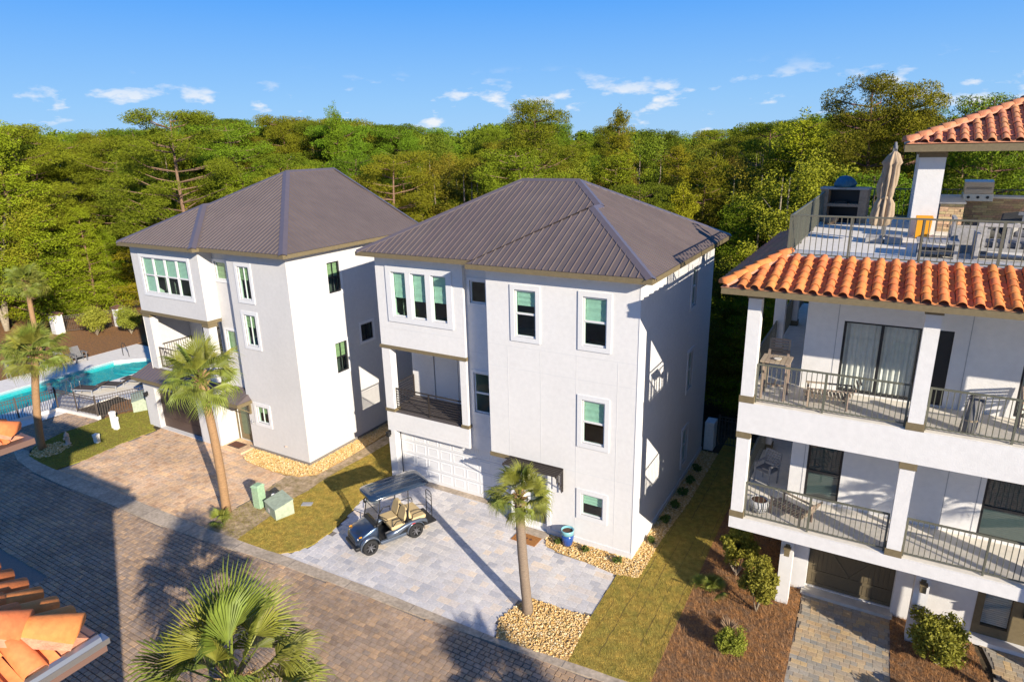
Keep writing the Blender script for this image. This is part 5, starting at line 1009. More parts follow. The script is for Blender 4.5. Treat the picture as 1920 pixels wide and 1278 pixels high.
def px_of(x, y, z):
    d = Vector((x - CAM['x'], y - CAM['y'], z - CAM['z'])); k = d.dot(_F)
    return (960 + CAM['f'] * d.dot(_R2) / k, 639 - CAM['f'] * d.dot(_U2) / k) if k > .1 else (-9999, 0)
# height of the woods' skyline by bearing (degrees left of north as seen from the street) and tree top height above the eye, per metre of distance
SKY_PX = [0, 60, 130, 250, 330, 380, 450, 560, 660, 760, 860, 950, 1010, 1060, 1160, 1240, 1330, 1400, 1480, 1560, 1640, 1700, 1760, 1840, 1920]
SKY_PY = [236, 228, 234, 238, 224, 210, 226, 214, 216, 234, 240, 220, 216, 240, 230, 240, 238, 230, 216, 200, 194, 202, 208, 202, 206]
def top_limit(x, y):
    px = px_of(x, y, 12.0)[0]; py = np.interp(px, SKY_PX, SKY_PY); D = math.hypot(x - CAM['x'], y - CAM['y']); a, b = px_of(x, y, 10.0)[1], px_of(x, y, 14.0)[1]
    return 10.0 + 4.0 * (a - py) / (a - b)
def allowed(x, y):
    if x < -43: return (x + 47.6) * -.83 + (y - 6) * .56 > 1.6 or y > 12.5
    if x < -26: return y > 12.0
    if x < -12: return y > 11.0
    if x < 1.5: return y > 11.8
    return y > 14.0
spots = []
rt = random.Random(77); D = 30.0
while D < 128:
    stp = (3.3 if D < 50 else 3.9 if D < 80 else 5.0); th = -11.0 + rt.uniform(0, 3)
    while th < 72.5:
        dd = D + rt.uniform(-1.4, 1.4); t = R(th); x, y = CAM['x'] - dd * math.sin(t), CAM['y'] + dd * math.cos(t)
        if allowed(x, y): spots.append((x, y, dd, th))
        th += math.degrees(stp / D) * rt.uniform(.75, 1.25)
    D += stp * .92
spots.sort(key=lambda s: s[2])
NEARN = 330; far = spots[NEARN:]
for x, y, dd, th in spots[:NEARN]:
    lim = top_limit(x, y); edge = not allowed(x + (CAM['x'] - x) / dd * 7.0, y + (CAM['y'] - y) / dd * 7.0)
    if th > 38: kind = rt.choices(['open', 'dense', 'scrub'], [.50, .42, .08])[0]
    elif th > 12: kind = rt.choices(['open', 'dense', 'scrub'], [.28, .40, .32])[0]
    else: kind = rt.choices(['open', 'dense', 'scrub'], [.12, .50, .38])[0]
    if edge: kind = 'dense' if rt.random() < .72 else 'scrub'; H = rt.uniform(6.0, 9.5)
    else: H = min(lim - rt.uniform(.0, 1.6), rt.uniform(8.6, 13.6) + max(0, dd - 55) * .03) if kind != 'dense' else min(lim - .3, rt.uniform(7.0, 12.4))
    if dd > 62 and kind != 'dense': H = lim - abs(rt.gauss(0, 1.5))
    if y < 16 and x > -13 and x < 2: H = min(H, 8.2)
    plant_tree(kind, x, y, max(5.0, H), rt.uniform(.85, 1.2) * (1.15 if kind == 'dense' and H < 8 else 1))
# trees that stand out of the skyline
for px, D, py, kind, ws, var in ((370, 52, 205, 'open', 1.0, 2), (1000, 46, 192, 'open', .85, 0), (1620, 44, 142, 'open', .80, 3), (1665, 46, 160, 'open', .8, 0), (1835, 42, 170, 'open', .75, 1), (655, 60, 208, 'dense', .55, 3), (1160, 60, 212, 'dense', .6, 1), (1420, 50, 226, 'open', .9, 2), (40, 62, 226, 'dense', 1.0, 0), (262, 66, 250, 'open', 1.1, 1), (322, 60, 290, 'open', .9, 3), (130, 72, 255, 'open', 1.1, 0), (1490, 44, 222, 'dense', 1.0, 0)):
    th = math.atan2(px - 960, CAM['f']); bx = math.sin(-_yw + th); by = math.cos(-_yw + th); x, y = CAM['x'] + bx * D, CAM['y'] + by * D
    a, b = px_of(x, y, 10.0)[1], px_of(x, y, 14.0)[1]; plant_tree(kind, x, y, 10 + 4 * (a - py) / (a - b), ws, var=var)
# the far woods read as one mass: low crowns in one mesh
r = np.random.default_rng(5); P = []
for x, y, dd, th in far:
    H = min(top_limit(x, y) - abs(rt.gauss(0, 1.0)), 24); 
    for c in range(9):
        a = r.uniform(0, 6.28); k = r.uniform(0, 2.2); s_ = r.uniform(.9, 1.6); P.append(clump_points(r, (x + k * math.cos(a), y + k * math.sin(a), H - s_ - r.uniform(0, 3.2)), (s_, s_, s_ * .7), 90))
for D in (150, 185, 230, 300, 400):
    for th in np.arange(-12, 74, 2.1 * 130 / D * .9):
        t = R(th + r.uniform(-.8, .8)); dd = D + r.uniform(-12, 12); x, y = CAM['x'] - dd * math.sin(t), CAM['y'] + dd * math.cos(t); H = min(top_limit(x, y) - r.uniform(0, 2.5), 40)
        for c in range(8): a = r.uniform(0, 6.28); k = r.uniform(0, 3.5); s_ = r.uniform(1.4, 2.6); P.append(clump_points(r, (x + k * math.cos(a), y + k * math.sin(a), H - s_ - r.uniform(0, 4)), (s_, s_, s_ * .7), 60))
V, F = leaf_quads(r, np.concatenate(P), .44, .5, .6)
link('far_woods', np_mesh('far_woods', V, F, MT['pine']), label='distant mass of green pine woods on the horizon', cat='woods', kind='stuff')

# palms: fan-leaved palms, every frond an object
def frond_mesh(seed, L=.78, pet=.60, n=46, droop=.35, fan=2.5):
    r = np.random.default_rng(seed); b = MB(); b.tube([(0, 0, 0), (pet * .5, 0, .03), (pet, 0, 0)], [.018, .013, .010], 5)
    for i in range(n):
        t = (i / (n - 1) - .5) * fan * 1.15; l = L * (1 - .28 * abs(t) / 1.5) * r.uniform(.88, 1.08); w = .0125; dz = -droop * l * r.uniform(.4, 1.4) * (.25 + abs(t) * .45); c, s = math.cos(t), math.sin(t)
        tw = r.uniform(-.03, .03); mid = (pet + .03 + c * l * .55, s * l * .55, .06 * math.cos(t) + (i % 2) * .012); tip = (pet + c * l * (1 - .1 * droop), s * l, dz + r.uniform(-.04, .02)); nx, ny = -s * w, c * w
        k2 = .80; m2 = (pet + c * l * k2, s * l * k2, mid[2] * .5 + dz * .42); n2x, n2y = nx * .62, ny * .62
        b.add([(pet, 0, 0), (mid[0] + nx, mid[1] + ny, mid[2] - .012), (mid[0] - nx, mid[1] - ny, mid[2] - .012), (m2[0] + n2x, m2[1] + n2y, m2[2]), (m2[0] - n2x, m2[1] - n2y, m2[2]), (tip[0] - c * l * .06 * droop, tip[1] - s * l * .06 * droop, tip[2] - .10 * droop * l), (mid[0], mid[1], mid[2] + .010), (m2[0], m2[1], m2[2] + .008)], [(0, 2, 6), (0, 6, 1), (1, 6, 7, 3), (6, 2, 4, 7), (3, 7, 5), (7, 4, 5)])
    return b.mesh('frond', MT['frond'])
FR_ = [frond_mesh(s, droop=d, fan=f, n=k) for s, d, f, k in ((1, .40, 2.6, 40), (2, .65, 2.9, 42), (3, 1.0, 2.7, 38), (4, .15, 2.0, 34))]
def palm(label, base, lean, H, scale, trunk='palmtrunk', n=34, r0=.15, seed=1, bend=(0, 0)):
    T = thing('fan_palm', label, 'palm', base); rr = random.Random(seed); top = Vector((lean[0], lean[1], H)); b = MB(); m_ = 14; pts = []; rad = []
    for i in range(m_):
        f = i / (m_ - 1); pts.append((lean[0] * f ** 1.5 + bend[0] * math.sin(f * math.pi), lean[1] * f ** 1.5 + bend[1] * math.sin(f * math.pi), H * f - .1 * (i == 0))); rad.append(r0 * (1.15 if i == 0 else 1.0 - .12 * f) * (1 + .035 * (i % 2)))
    b.tube(pts, rad, 14); b.build('trunk', MT[trunk], T, smooth=True)
    bt = MB()    # old leaf bases under the crown
    for i in range(46):
        a = i * 2.399; z = H - .55 * scale + .75 * scale * i / 46; k = (z / H); p = Vector((lean[0] * k ** 1.5, lean[1] * k ** 1.5, z)); d = Vector((math.cos(a), math.sin(a), .75)).normalized(); s = d.cross(Vector((0, 0, 1))).normalized(); l = rr.uniform(.14, .26) * scale; q = p + d * r0 * .6
        bt.add([q - s * .05, q + s * .05, q + s * .02 + d * l, q - s * .02 + d * l + Vector((0, 0, .03)), q + d * l * .5 + Vector((0, 0, .05))], [(0, 1, 4), (1, 2, 4), (2, 3, 4), (3, 0, 4), (0, 3, 2, 1)])
    bt.build('leaf_boots', MT['deadfrond'], T)
    for i in range(n):
        f = i / (n - 1); el = R(80 - 108 * f ** .9) + rr.uniform(-.12, .12); a = i * 2.399 + rr.uniform(-.25, .25); o = link('frond', FR_[3 if f < .2 else rr.choice((0, 1)) if f < .62 else rr.choice((1, 2))], T); s = scale * rr.uniform(.85, 1.1)
        o.location = top + Vector((0, 0, .05 * scale)); o.rotation_euler = (rr.uniform(-.5, .5), -el, a); o.scale = (s, s, s)
    return T
palm('fan palm with curved grey trunk in the gravel island by the grey driveway', (-1.73, -3.77, 0), (-.42, .35), 3.35, .82, n=25, r0=.145, seed=3, bend=(-.06, .0))
palm('tall fan palm with orange trunk in front of the tan driveway', (-14.19, -4.42, 0), (-.18, 0), 5.15, 1.25, 'palmtrunko', 27, .155, 5, (.1, 0))
palm('fan palm with orange trunk on the turf corner near the pool fence', (-26.55, -4.93, 0), (.9, .25), 4.5, 1.2, 'palmtrunko', 28, .155, 7)
palm('fan palm in the pine straw behind the pool', (-42.3, 2.3, 0), (.2, .1), 4.9, 1.15, 'palmtrunko', 28, .155, 9)
palm('large fan palm growing at the cobbled street beside the tiled house', (-4.0, -11.6, 0), (.15, .1), 3.0, 1.66, 'palmtrunk', 22, .2, 11)
palm('tall fan palm in front of the balcony house entry doors', (11.5, -2.0, 0), (.0, .05), 5.75, .56, 'palmtrunk', 13, .10, 13)
palm('tall fan palm beyond the entry doors of the balcony house', (12.9, -2.0, 0), (0, .05), 5.85, .56, 'palmtrunk', 13, .10, 15)
palm('short fan palm across the street from the gravel island', (7.4, -10.9, 0), (0, .2), 3.5, 1.1, 'palmtrunk', 30, .17, 17)

# shrubs
def shrub_mesh(seed, rx, rz, n, leaf, m, stems=7, base=.15, lumps=22, asp=.5):
    r = np.random.default_rng(seed); t = MB(); P = []
    for i in range(stems):
        a = r.uniform(0, 6.28); k = rx * r.uniform(.25, .75); t.tube([(0, 0, 0), (math.cos(a) * k * .5, math.sin(a) * k * .5, rz * .6), (math.cos(a) * k, math.sin(a) * k, rz * 1.4)], [.022, .016, .006], 5, False)
    for i in range(lumps):
        u = r.normal(size=3); u /= np.linalg.norm(u); k = r.uniform(.5, .95); s_ = r.uniform(.22, .42) * rx; P.append(clump_points(r, (u[0] * rx * k * .85, u[1] * rx * k * .85, base + rz + u[2] * rz * k * .85), (s_, s_, s_ * .85), n // lumps, .35))
    V, F = leaf_quads(r, np.concatenate(P), leaf, asp, .5); V[:, 2] = np.maximum(V[:, 2], .02)
    return t.mesh('stems', MT['barkg'], smooth=True), np_mesh('foliage', V, F, MT[m])
def shrub(name, label, loc, *a, group=None, **k):
    s, f = shrub_mesh(*a, **k); T = thing(name, label, 'shrub', loc, random.uniform(0, 6), group); link('stems', s, T); link('foliage', f, T); return T
shrub('leafy_shrub', 'upright leafy shrub with bare pale stems beside the front column of the balcony house', (3.95, -.60, 0), 31, .66, .66, 9000, .085, 'shrub', base=.40, lumps=34)
shrub('leafy_shrub', 'upright leafy shrub with pale stems further back along the balcony house', (3.12, .75, 0), 32, .64, .62, 8500, .085, 'shrub', base=.40, lumps=34)
shrub('round_shrub', 'low round clipped shrub alone in the pine straw', (3.68, -2.55, 0), 33, .46, .36, 5200, .06, 'shrub', base=.05, lumps=34)
shrub('leafy_shrub', 'broad leafy shrub beside the cobbled driveway and entry path', (8.3, -.45, 0), 34, .85, .62, 10000, .09, 'shrub', base=.2, lumps=36)
shrub('leafy_shrub', 'straggly low shrub at the street end of the bed by the cobbled driveway', (8.0, -2.3, 0), 35, .45, .3, 1500, .09, 'shrub', base=.05)
shrub('clipped_hedge_ball', 'large round clipped shrub in front of the fence behind the pool', (-44.2, 7.0, 0), 36, 1.15, .95, 5200, .12, 'shrub', base=.35, lumps=60)
shrub('clipped_hedge_ball', 'large round clipped shrub beside the brick capped pillar', (-42.2, 8.4, 0), 37, 1.05, 1.0, 5200, .12, 'shrub', base=.35, lumps=60)
shrub('round_shrub', 'dark shrub at the foot of the far pool palm', (-43.2, 1.2, 0), 38, .9, .6, 3000, .12, 'shrubd', base=.1)
sm = shrub_mesh(40, .17, .11, 700, .05, 'shrubd', 3, .02, 14)
for i, (x, y, lab) in enumerate(((-2.42, -.38, 'small green shrub right beside the blue pot'), (-1.45, -.36, 'small green shrub under the ground-floor window'), (-.32, -.42, 'small green shrub at the house corner in gravel'), (.28, 1.15, 'small sunlit shrub at the side wall of the white house'))):
    T = thing('small_shrub', lab, 'shrub', (x, y, .02), i * 1.3); link('stems', sm[0], T); link('foliage', sm[1], T)
for i, y in enumerate((2.5, 3.6, 4.6, 5.6, 6.7)):
    T = thing('small_shrub', 'small dark shrub in the shaded gravel along the side wall', 'shrub', (.36, y, .02), i * 1.1, 'shrubs along the side wall'); T.scale = (1.3, 1.3, 1.6); link('stems', sm[0], T); link('foliage', sm[1], T)
# ground palmetto, its leaves as parts
def palmetto(label, loc, n, s, seed, el=(20, 75)):
    T = thing('palmetto', label, 'palm', loc); rr = random.Random(seed)
    for i in range(n):
        o = link('frond', FR_[rr.randrange(4)], T); k = s * rr.uniform(.8, 1.15); o.scale = (k, k, k); o.rotation_euler = (rr.uniform(-.3, .3), -R(rr.uniform(*el)), i * 2.399); o.location = (0, 0, .03)
palmetto('low bright palmetto at the edge of the pine straw bed', (2.62, -.45, 0), 12, .5, 3); palmetto('dark low palmetto in the strip beside the street palm', (-13.7, -4.95, 0), 13, .45, 4, (5, 70))
for i, (x, y) in enumerate(((-1.05, -3.9), (-.75, -4.25), (-1.0, -4.55), (-.45, -3.75))):
    T = thing('liriope_sprig', 'sparse green sprig planted in the golden gravel island', 'plant', (x, y, .02), i, 'sprigs in the gravel island'); q = MB(); rr = random.Random(i)
    for k in range(9): a = rr.uniform(0, 6.28); l = rr.uniform(.12, .22); q.add([(0, 0, 0), (.006, 0, .01), (math.cos(a) * l, math.sin(a) * l, rr.uniform(.04, .14))], [(0, 1, 2)])
    q.build('leaves', MT['shrubd'], T)
T = thing('straw_tuft', 'pale dry ornamental grass clump beside the round shrub', 'plant', (3.45, -1.75, 0)); q = MB(); rr = random.Random(8)
for k in range(260): a = rr.uniform(0, 6.28); l = rr.uniform(.12, .30); q.add([(rr.uniform(-.05, .05), rr.uniform(-.05, .05), 0), (rr.uniform(-.05, .05) + .012, 0, .0), (math.cos(a) * l, math.sin(a) * l, rr.uniform(.08, .34))], [(0, 1, 2)])
q.build('blades', MT['rope'], T)

# ------------------------------------------------------------------ golf cart
def loft(mb, secs, close=True):
    n = len(secs[0]); o = len(mb.v)
    for s in secs: mb.v += [tuple(p) for p in s]
    for i in range(len(secs) - 1):
        for k in range(n if close else n - 1): mb.f.append((o + i * n + k, o + i * n + (k + 1) % n, o + (i + 1) * n + (k + 1) % n, o + (i + 1) * n + k))
    mb.f.append(tuple(o + k for k in range(n - 1, -1, -1))); mb.f.append(tuple(o + (len(secs) - 1) * n + k for k in range(n))); return mb
fx, fy = -.416, -.907
GC = thing('golf_cart', 'metallic blue golf cart with navy roof and tan seats on the grey driveway', 'golf cart', (-7.74, -2.80, 0.0), math.atan2(fy, fx))
def sect(x, hw, z0, z1, rnd=.08):   # rounded section across the cart at station x
    return [(x, -hw, z0), (x, hw, z0), (x, hw, z1 - rnd), (x, hw - rnd * .7, z1 - rnd * .25), (x, hw * .5, z1), (x, -hw * .5, z1), (x, -hw + rnd * .7, z1 - rnd * .25), (x, -hw, z1 - rnd)]
b = MB(); loft(b, [sect(1.30, .36, .36, .56, .05), sect(1.22, .44, .30, .66), sect(1.05, .47, .28, .76), sect(.80, .48, .28, .86), sect(.60, .48, .30, .93), sect(.52, .46, .34, .95)]); cow = b.build('front_cowl', MT['cartblue'], GC, smooth=True)
for s in (-1, 1):
    q = MB(); arc = [(.88 + .33 * math.cos(t), .30 + .33 * math.sin(t)) for t in np.linspace(-.1, math.pi + .1, 12)]; loft(q, [[(x, s * .40, z), (x, s * .61, z - .02), (x, s * .615, z + .035), (x, s * .40, z + .07)] for x, z in arc]); q.build('front_fender', MT['cartsil'], GC, smooth=True)
    q = MB(); q.lathe([(.0, 0), (.055, 0), (.06, .02), (.05, .04), (0, .05)], (0, 0, 0), 12); q.v = [(1.20 + z * .8, s * .36 + y * .9, .60 + x * .8) for x, y, z in q.v]; q.build('headlight', MT['lens'], GC, smooth=True)
    MB().box(1.10, 1.20, s * .43 - .02, s * .43 + .02, .68, .72).build('turn_signal', MT['amber'], GC, bevel=.01)
    # rear body side with wheel arch and sill
    q = MB(); st = [(.28, .36, .52), (-.10, .36, .58), (-.40, .52, .66), (-.62, .62, .69), (-.95, .60, .68), (-1.15, .50, .62), (-1.22, .42, .55)]; loft(q, [[(x, s * .40, z0), (x, s * .60, z0), (x, s * .61, z1 - .06), (x, s * .57, z1), (x, s * .40, z1)] for x, z0, z1 in st]); q.build('rear_quarter', MT['cartsil'], GC, smooth=True)
    arc = [(-.78 + .31 * math.cos(t), .29 + .31 * math.sin(t)) for t in np.linspace(-.15, math.pi + .15, 12)]; q = MB(); loft(q, [[(x, s * .45, z), (x, s * .615, z), (x, s * .62, z + .045), (x, s * .45, z + .05)] for x, z in arc]); q.build('rear_fender', MT['cartsil'], GC, smooth=True)
    MB().box(-.42, .52, s * .54 - .05, s * .54 + .05, .24, .36).build('sill', MT['cartsil'], GC, bevel=.02); MB().box(-.75, -.62, s * .612 - .01, s * .612 + .008, .60, .63).build('side_marker', MT['redlens'], GC)
MB().box(1.18, 1.36, -.46, .46, .22, .36).build('front_bumper', MT['black'], GC, bevel=.04); MB().box(1.26, 1.315, -.30, .30, .38, .52).build('grille', MT['black'], GC, bevel=.02)
MB().box(-.30, .58, -.52, .52, .24, .30).build('floor', MT['black'], GC); q = MB(); q.add([(.40, -.42, .30), (.40, .42, .30), (.58, .42, .62), (.58, -.42, .62), (.62, -.42, .30), (.62, .42, .30)], [(0, 1, 2, 3), (0, 3, 4), (1, 5, 2), (3, 2, 5, 4)]); q.build('kick_panel', MT['black'], GC); MB().box(.46, .66, -.46, .46, .86, .96).build('dashboard', MT['black'], GC, bevel=.03)
MB().box(-1.10, -.26, -.50, .50, .30, .56).build('seat_base', MT['black'], GC)
# front bench: two seat cushions and two backrests
for s in (-1, 1):
    MB().box(-.42, .08, s * .265 - .255, s * .265 + .255, .56, .70).build('seat_cushion', MT['seat'], GC, bevel=.04)
    q = MB(); q.add([], []); loft(q, [[(-.36 - .16 * f, s * .265 - .24 * k, .74 + .44 * f), (-.36 - .16 * f, s * .265 + .24 * k, .74 + .44 * f), (-.46 - .16 * f, s * .265 + .22 * k, .74 + .44 * f), (-.46 - .16 * f, s * .265 - .22 * k, .74 + .44 * f)] for f, k in ((0, .93), (.25, 1), (.7, .95), (.92, .75), (1, .5))]); q.build('seat_back', MT['seat'], GC, bevel=.025, smooth=False)
MB().box(-.58, -.50, -.5, .5, .60, 1.12).build('seat_back_shell', MT['black'], GC, bevel=.02)
# rear-facing bench
MB().box(-1.22, -.68, -.52, .52, .60, .74).build('rear_seat_cushion', MT['seat'], GC, bevel=.04); q = MB(); loft(q, [[(-.70 + .10 * f, -.50 * k, .76 + .38 * f), (-.70 + .10 * f, .50 * k, .76 + .38 * f), (-.60 + .08 * f, .50 * k, .76 + .38 * f), (-.60 + .08 * f, -.50 * k, .76 + .38 * f)] for f, k in ((0, 1), (.8, 1), (1, .9))]); q.build('rear_seat_back', MT['seat'], GC, bevel=.025)
MB().box(-1.62, -1.16, -.50, .50, .30, .34).build('foot_step', MT['black'], GC); MB().box(-1.20, -1.14, -.5, .5, .30, .58).build('rear_panel', MT['black'], GC)
for s in (-1, 1):
    MB().tube([(-.70, s * .50, .72), (-.72, s * .53, .92), (-1.0, s * .53, .93), (-1.18, s * .53, .90), (-1.22, s * .52, .74)], .016, 6).build('arm_rail', MT['black'], GC, smooth=True); MB().tube([(-.35, s * .53, .70), (-.36, s * .545, .86), (-.10, s * .545, .87), (.04, s * .54, .72)], .018, 6).build('arm_rail', MT['black'], GC, smooth=True)
    MB().tube([(.60, s * .50, .90), (.46, s * .53, 1.45), (.40, s * .50, 1.90)], .018, 6).build('front_strut', MT['black'], GC, smooth=True); MB().tube([(-.52, s * .52, .62), (-.58, s * .53, 1.3), (-.62, s * .50, 1.90)], .018, 6).build('rear_strut', MT['black'], GC, smooth=True)
q = MB(); q.tube([(-1.60, -.20, .34), (-1.62, -.20, 1.20), (-1.62, -.12, 1.27), (-1.62, .12, 1.27), (-1.62, .20, 1.20), (-1.60, .20, .34)], .014, 6)
for z in (.55, .75, .95, 1.12): q.tube([(-1.61, -.20, z), (-1.61, .20, z)], .010, 5)
q.tube([(-1.61, -.20, .6), (-1.45, -.34, .62), (-1.22, -.42, .64)], .012, 5).tube([(-1.61, .20, .6), (-1.45, .34, .62), (-1.22, .42, .64)], .012, 5); q.build('grab_rail', MT['black'], GC, smooth=True)
# windscreen, wheel, mirrors
MB().add([(.585, -.47, .96), (.585, .47, .96), (.41, .46, 1.86), (.41, -.46, 1.86)], [(0, 1, 2, 3)]).build('windscreen', MT['glassc'], GC); MB().tube([(.50, -.48, 1.40), (.50, .48, 1.40)], .012, 5).build('windscreen_bar', MT['black'], GC)
q = MB(); c0 = Vector((.26, .27, .98)); ax = Vector((-.55, 0, .83)).normalized(); u_ = Vector((0, 1, 0)); v_ = ax.cross(u_); ring = [c0 + (u_ * math.cos(t) + v_ * math.sin(t)) * .17 for t in np.linspace(0, 2 * math.pi, 21)]; q.tube(ring, .014, 6, False)
for t in (0.5, 2.6, 4.7): q.tube([c0 - ax * .03, c0 + (u_ * math.cos(t) + v_ * math.sin(t)) * .17], .010, 5)
q.tube([c0 - ax * .02, (.52, .27, .66)], .018, 6); q.build('steering_wheel', MT['black'], GC, smooth=True)
for s in (-1, 1): q = MB(); q.box(.50, .53, s * .62 - .07, s * .62 + .07, 1.28, 1.38); q.tube([(.50, s * .50, 1.30), (.515, s * .58, 1.33)], .008, 5); q.build('mirror', MT['black'], GC)
# roof: rounded shell with raised ribs
q = MB()
def rsec(x, hw, z): return [(x, -hw, z - .05), (x, -hw * .97, z), (x, -hw * .7, z + .035), (x, 0, z + .045), (x, hw * .7, z + .035), (x, hw * .97, z), (x, hw, z - .05), (x, hw * .9, z - .06), (x, 0, z - .03), (x, -hw * .9, z - .06)]
loft(q, [rsec(.72, .40, 1.90), rsec(.68, .52, 1.925), rsec(.55, .58, 1.94), rsec(-.3, .60, 1.955), rsec(-1.25, .60, 1.95), rsec(-1.38, .55, 1.935), rsec(-1.42, .42, 1.91)]); rf = q.build('roof', MT['cartroof'], GC, smooth=True)
for y in (-.44, -.22, 0, .22, .44):
    q = MB(); z = 1.995 - .10 * abs(y) ** 1.6; loft(q, [[(x, y - .035, z - .012), (x, y - .018, z + .014 * k), (x, y + .018, z + .014 * k), (x, y + .035, z - .012)] for x, k in ((.50, .2), (.42, 1), (-1.15, 1), (-1.25, .2))]); q.build('roof_rib', MT['cartroof'], rf, smooth=True)
# wheels
wt = MB(); wt.lathe([(.17, -.10), (.235, -.115), (.268, -.08), (.275, 0), (.268, .08), (.235, .115), (.17, .10)], n=28, axis='y', caps=False); tyre = wt.mesh('tyre', MT['rubber'], smooth=True)
wr = MB(); wr.lathe([(.02, .02), (.165, .035), (.175, .085), (.18, .095), (.182, -.09), (.02, -.09)], n=28, axis='y', caps=False); rim = wr.mesh('rim', MT['black'], smooth=False)
ws = MB()
for i in range(7):
    t = i * 2 * math.pi / 7; c, s = math.cos(t), math.sin(t); ws.add([(c * .03 - s * .022, .055, s * .03 + c * .022), (c * .03 + s * .022, .055, s * .03 - c * .022), (c * .165 + s * .014, .088, s * .165 - c * .014), (c * .165 - s * .014, .088, s * .165 + c * .014)], [(0, 1, 2, 3)])
ws.lathe([(.0, .05), (.035, .05), (.03, .07), (0, .075)], n=10, axis='y'); spk = ws.mesh('spokes', MT['chrome'])
for x, s in ((.88, 1), (.88, -1), (-.78, 1), (-.78, -1)):
    o = link('wheel', tyre, GC); o.location = (x, s * .50, .275); o.rotation_euler = (0, 0, 0 if s > 0 else math.pi); link('rim', rim, o); link('spokes', spk, o)
MB().box(-.86, -.70, -.42, .42, .22, .34).box(.82, .94, -.42, .42, .22, .32).build('axle', MT['black'], GC)

# ------------------------------------------------------------------ small things by the street
T = thing('utility_pedestal', 'tall green utility pedestal beside the white pipe', 'utility box', (-13.42, -3.52, 0), .1); MB().box(-.17, .17, -.17, .17, -.02, .86).build('housing', MT['green'], T, bevel=.02); q = MB(); q.add([(-.19, -.19, .86), (.19, -.19, .86), (.19, .19, .86), (-.19, .19, .86), (-.13, -.13, .93), (.13, -.13, .93), (.13, .13, .93), (-.13, .13, .93)], [(0, 1, 5, 4), (1, 2, 6, 5), (2, 3, 7, 6), (3, 0, 4, 7), (4, 5, 6, 7), (3, 2, 1, 0)]); q.build('cap', MT['green'], T)
for i in range(6): MB().box(-.172, .172, -.176, -.168, .18 + i * .10, .20 + i * .10).build('vent_rib', MT['greenfade'], T)
T = thing('vent_pipe', 'short white capped pipe between the green utility boxes', 'pipe', (-12.95, -3.25, 0)); MB().lathe([(.06, 0), (.06, .42)], n=14).build('pipe', MT['white'], T, smooth=True); MB().lathe([(.075, .40), (.075, .48), (.05, .52)], n=14).build('cap', MT['white'], T, smooth=True)
T = thing('transformer_box', 'faded green sloped transformer box at the edge of the turf', 'utility box', (-12.40, -3.50, 0), -.30); q = MB(); q.add([(-.46, -.32, 0), (.46, -.32, 0), (.46, .38, 0), (-.46, .38, 0), (-.46, -.32, .42), (.46, -.32, .42), (.46, .38, .58), (-.46, .38, .58)], [(3, 2, 1, 0), (0, 1, 5, 4), (1, 2, 6, 5), (2, 3, 7, 6), (3, 0, 4, 7)]); q.build('cabinet', MT['greenfade'], T); q = MB(); q.add([(-.48, -.34, .42), (.48, -.34, .42), (.48, .40, .59), (-.48, .40, .59), (-.48, -.34, .45), (.48, -.34, .45), (.48, .40, .62), (-.48, .40, .62)], [(0, 1, 5, 4), (1, 2, 6, 5), (2, 3, 7, 6), (3, 0, 4, 7), (4, 5, 6, 7), (3, 2, 1, 0)]); q.build('lid', MT['greenfade'], T); MB().box(-.24, -.06, -.324, -.319, .10, .26).build('sticker', MT['sticker'], T)
MB().prism([(-.19, -.11), (.19, -.11), (.19, .11), (-.19, .11)], 0, .02); T = thing('valve_cover', 'grey rectangular valve cover plate set in the turf', 'cover plate', (-11.92, -2.60, .02), .5); MB().box(-.20, .20, -.12, .12, -.02, .02).build('frame', MT['plate'], T); MB().box(-.17, .17, -.09, .09, .021, .026).build('lid', MT['plate'], T)
for x, y, h, lab in ((-25.85, -2.0, .85, 'tall white utility pedestal on the turf by the transformer'), (-25.6, -2.05, .62, 'shorter white utility pedestal beside the tall one'), (-24.9, -3.35, .42, 'low pale utility pedestal in the turf shadow')):
    T = thing('utility_post', lab, 'utility box', (x, y, 0), .3); MB().box(-.11, .11, -.09, .09, 0, h).build('housing', MT['white'], T, bevel=.015); MB().box(-.125, .125, -.105, .105, h - .12, h + .02).build('cap', MT['white'], T, bevel=.02)
T = thing('fire_hydrant', 'small cream fire hydrant beside the stones of the corner palm', 'hydrant', (-25.95, -4.1, 0)); MB().lathe([(.13, 0), (.13, .05), (.09, .06), (.09, .42), (.11, .43), (.11, .47), (.08, .55), (.03, .60), (.025, .66)], n=14).build('barrel', MT['cream'], T, smooth=True); MB().tube([(-.17, 0, .36), (.17, 0, .36)], .05, 8).build('outlet', MT['cream'], T); MB().tube([(0, -.15, .33), (0, 0, .33)], .06, 8).build('outlet', MT['cream'], T)
T = thing('transformer_box', 'faded green transformer box at the pool fence', 'utility box', (-27.35, .25, 0), -.5); q = MB(); q.add([(-.75, -.4, 0), (.75, -.4, 0), (.75, .45, 0), (-.75, .45, 0), (-.75, -.4, .55), (.75, -.4, .55), (.75, .45, .72), (-.75, .45, .72)], [(3, 2, 1, 0), (0, 1, 5, 4), (1, 2, 6, 5), (2, 3, 7, 6), (3, 0, 4, 7)]); q.build('cabinet', MT['greenfade'], T); q = MB(); q.add([(-.77, -.42, .55), (.77, -.42, .55), (.77, .47, .73), (-.77, .47, .73), (-.77, -.42, .58), (.77, -.42, .58), (.77, .47, .76), (-.77, .47, .76)], [(0, 1, 5, 4), (1, 2, 6, 5), (2, 3, 7, 6), (3, 0, 4, 7), (4, 5, 6, 7)]); q.build('lid', MT['greenfade'], T)
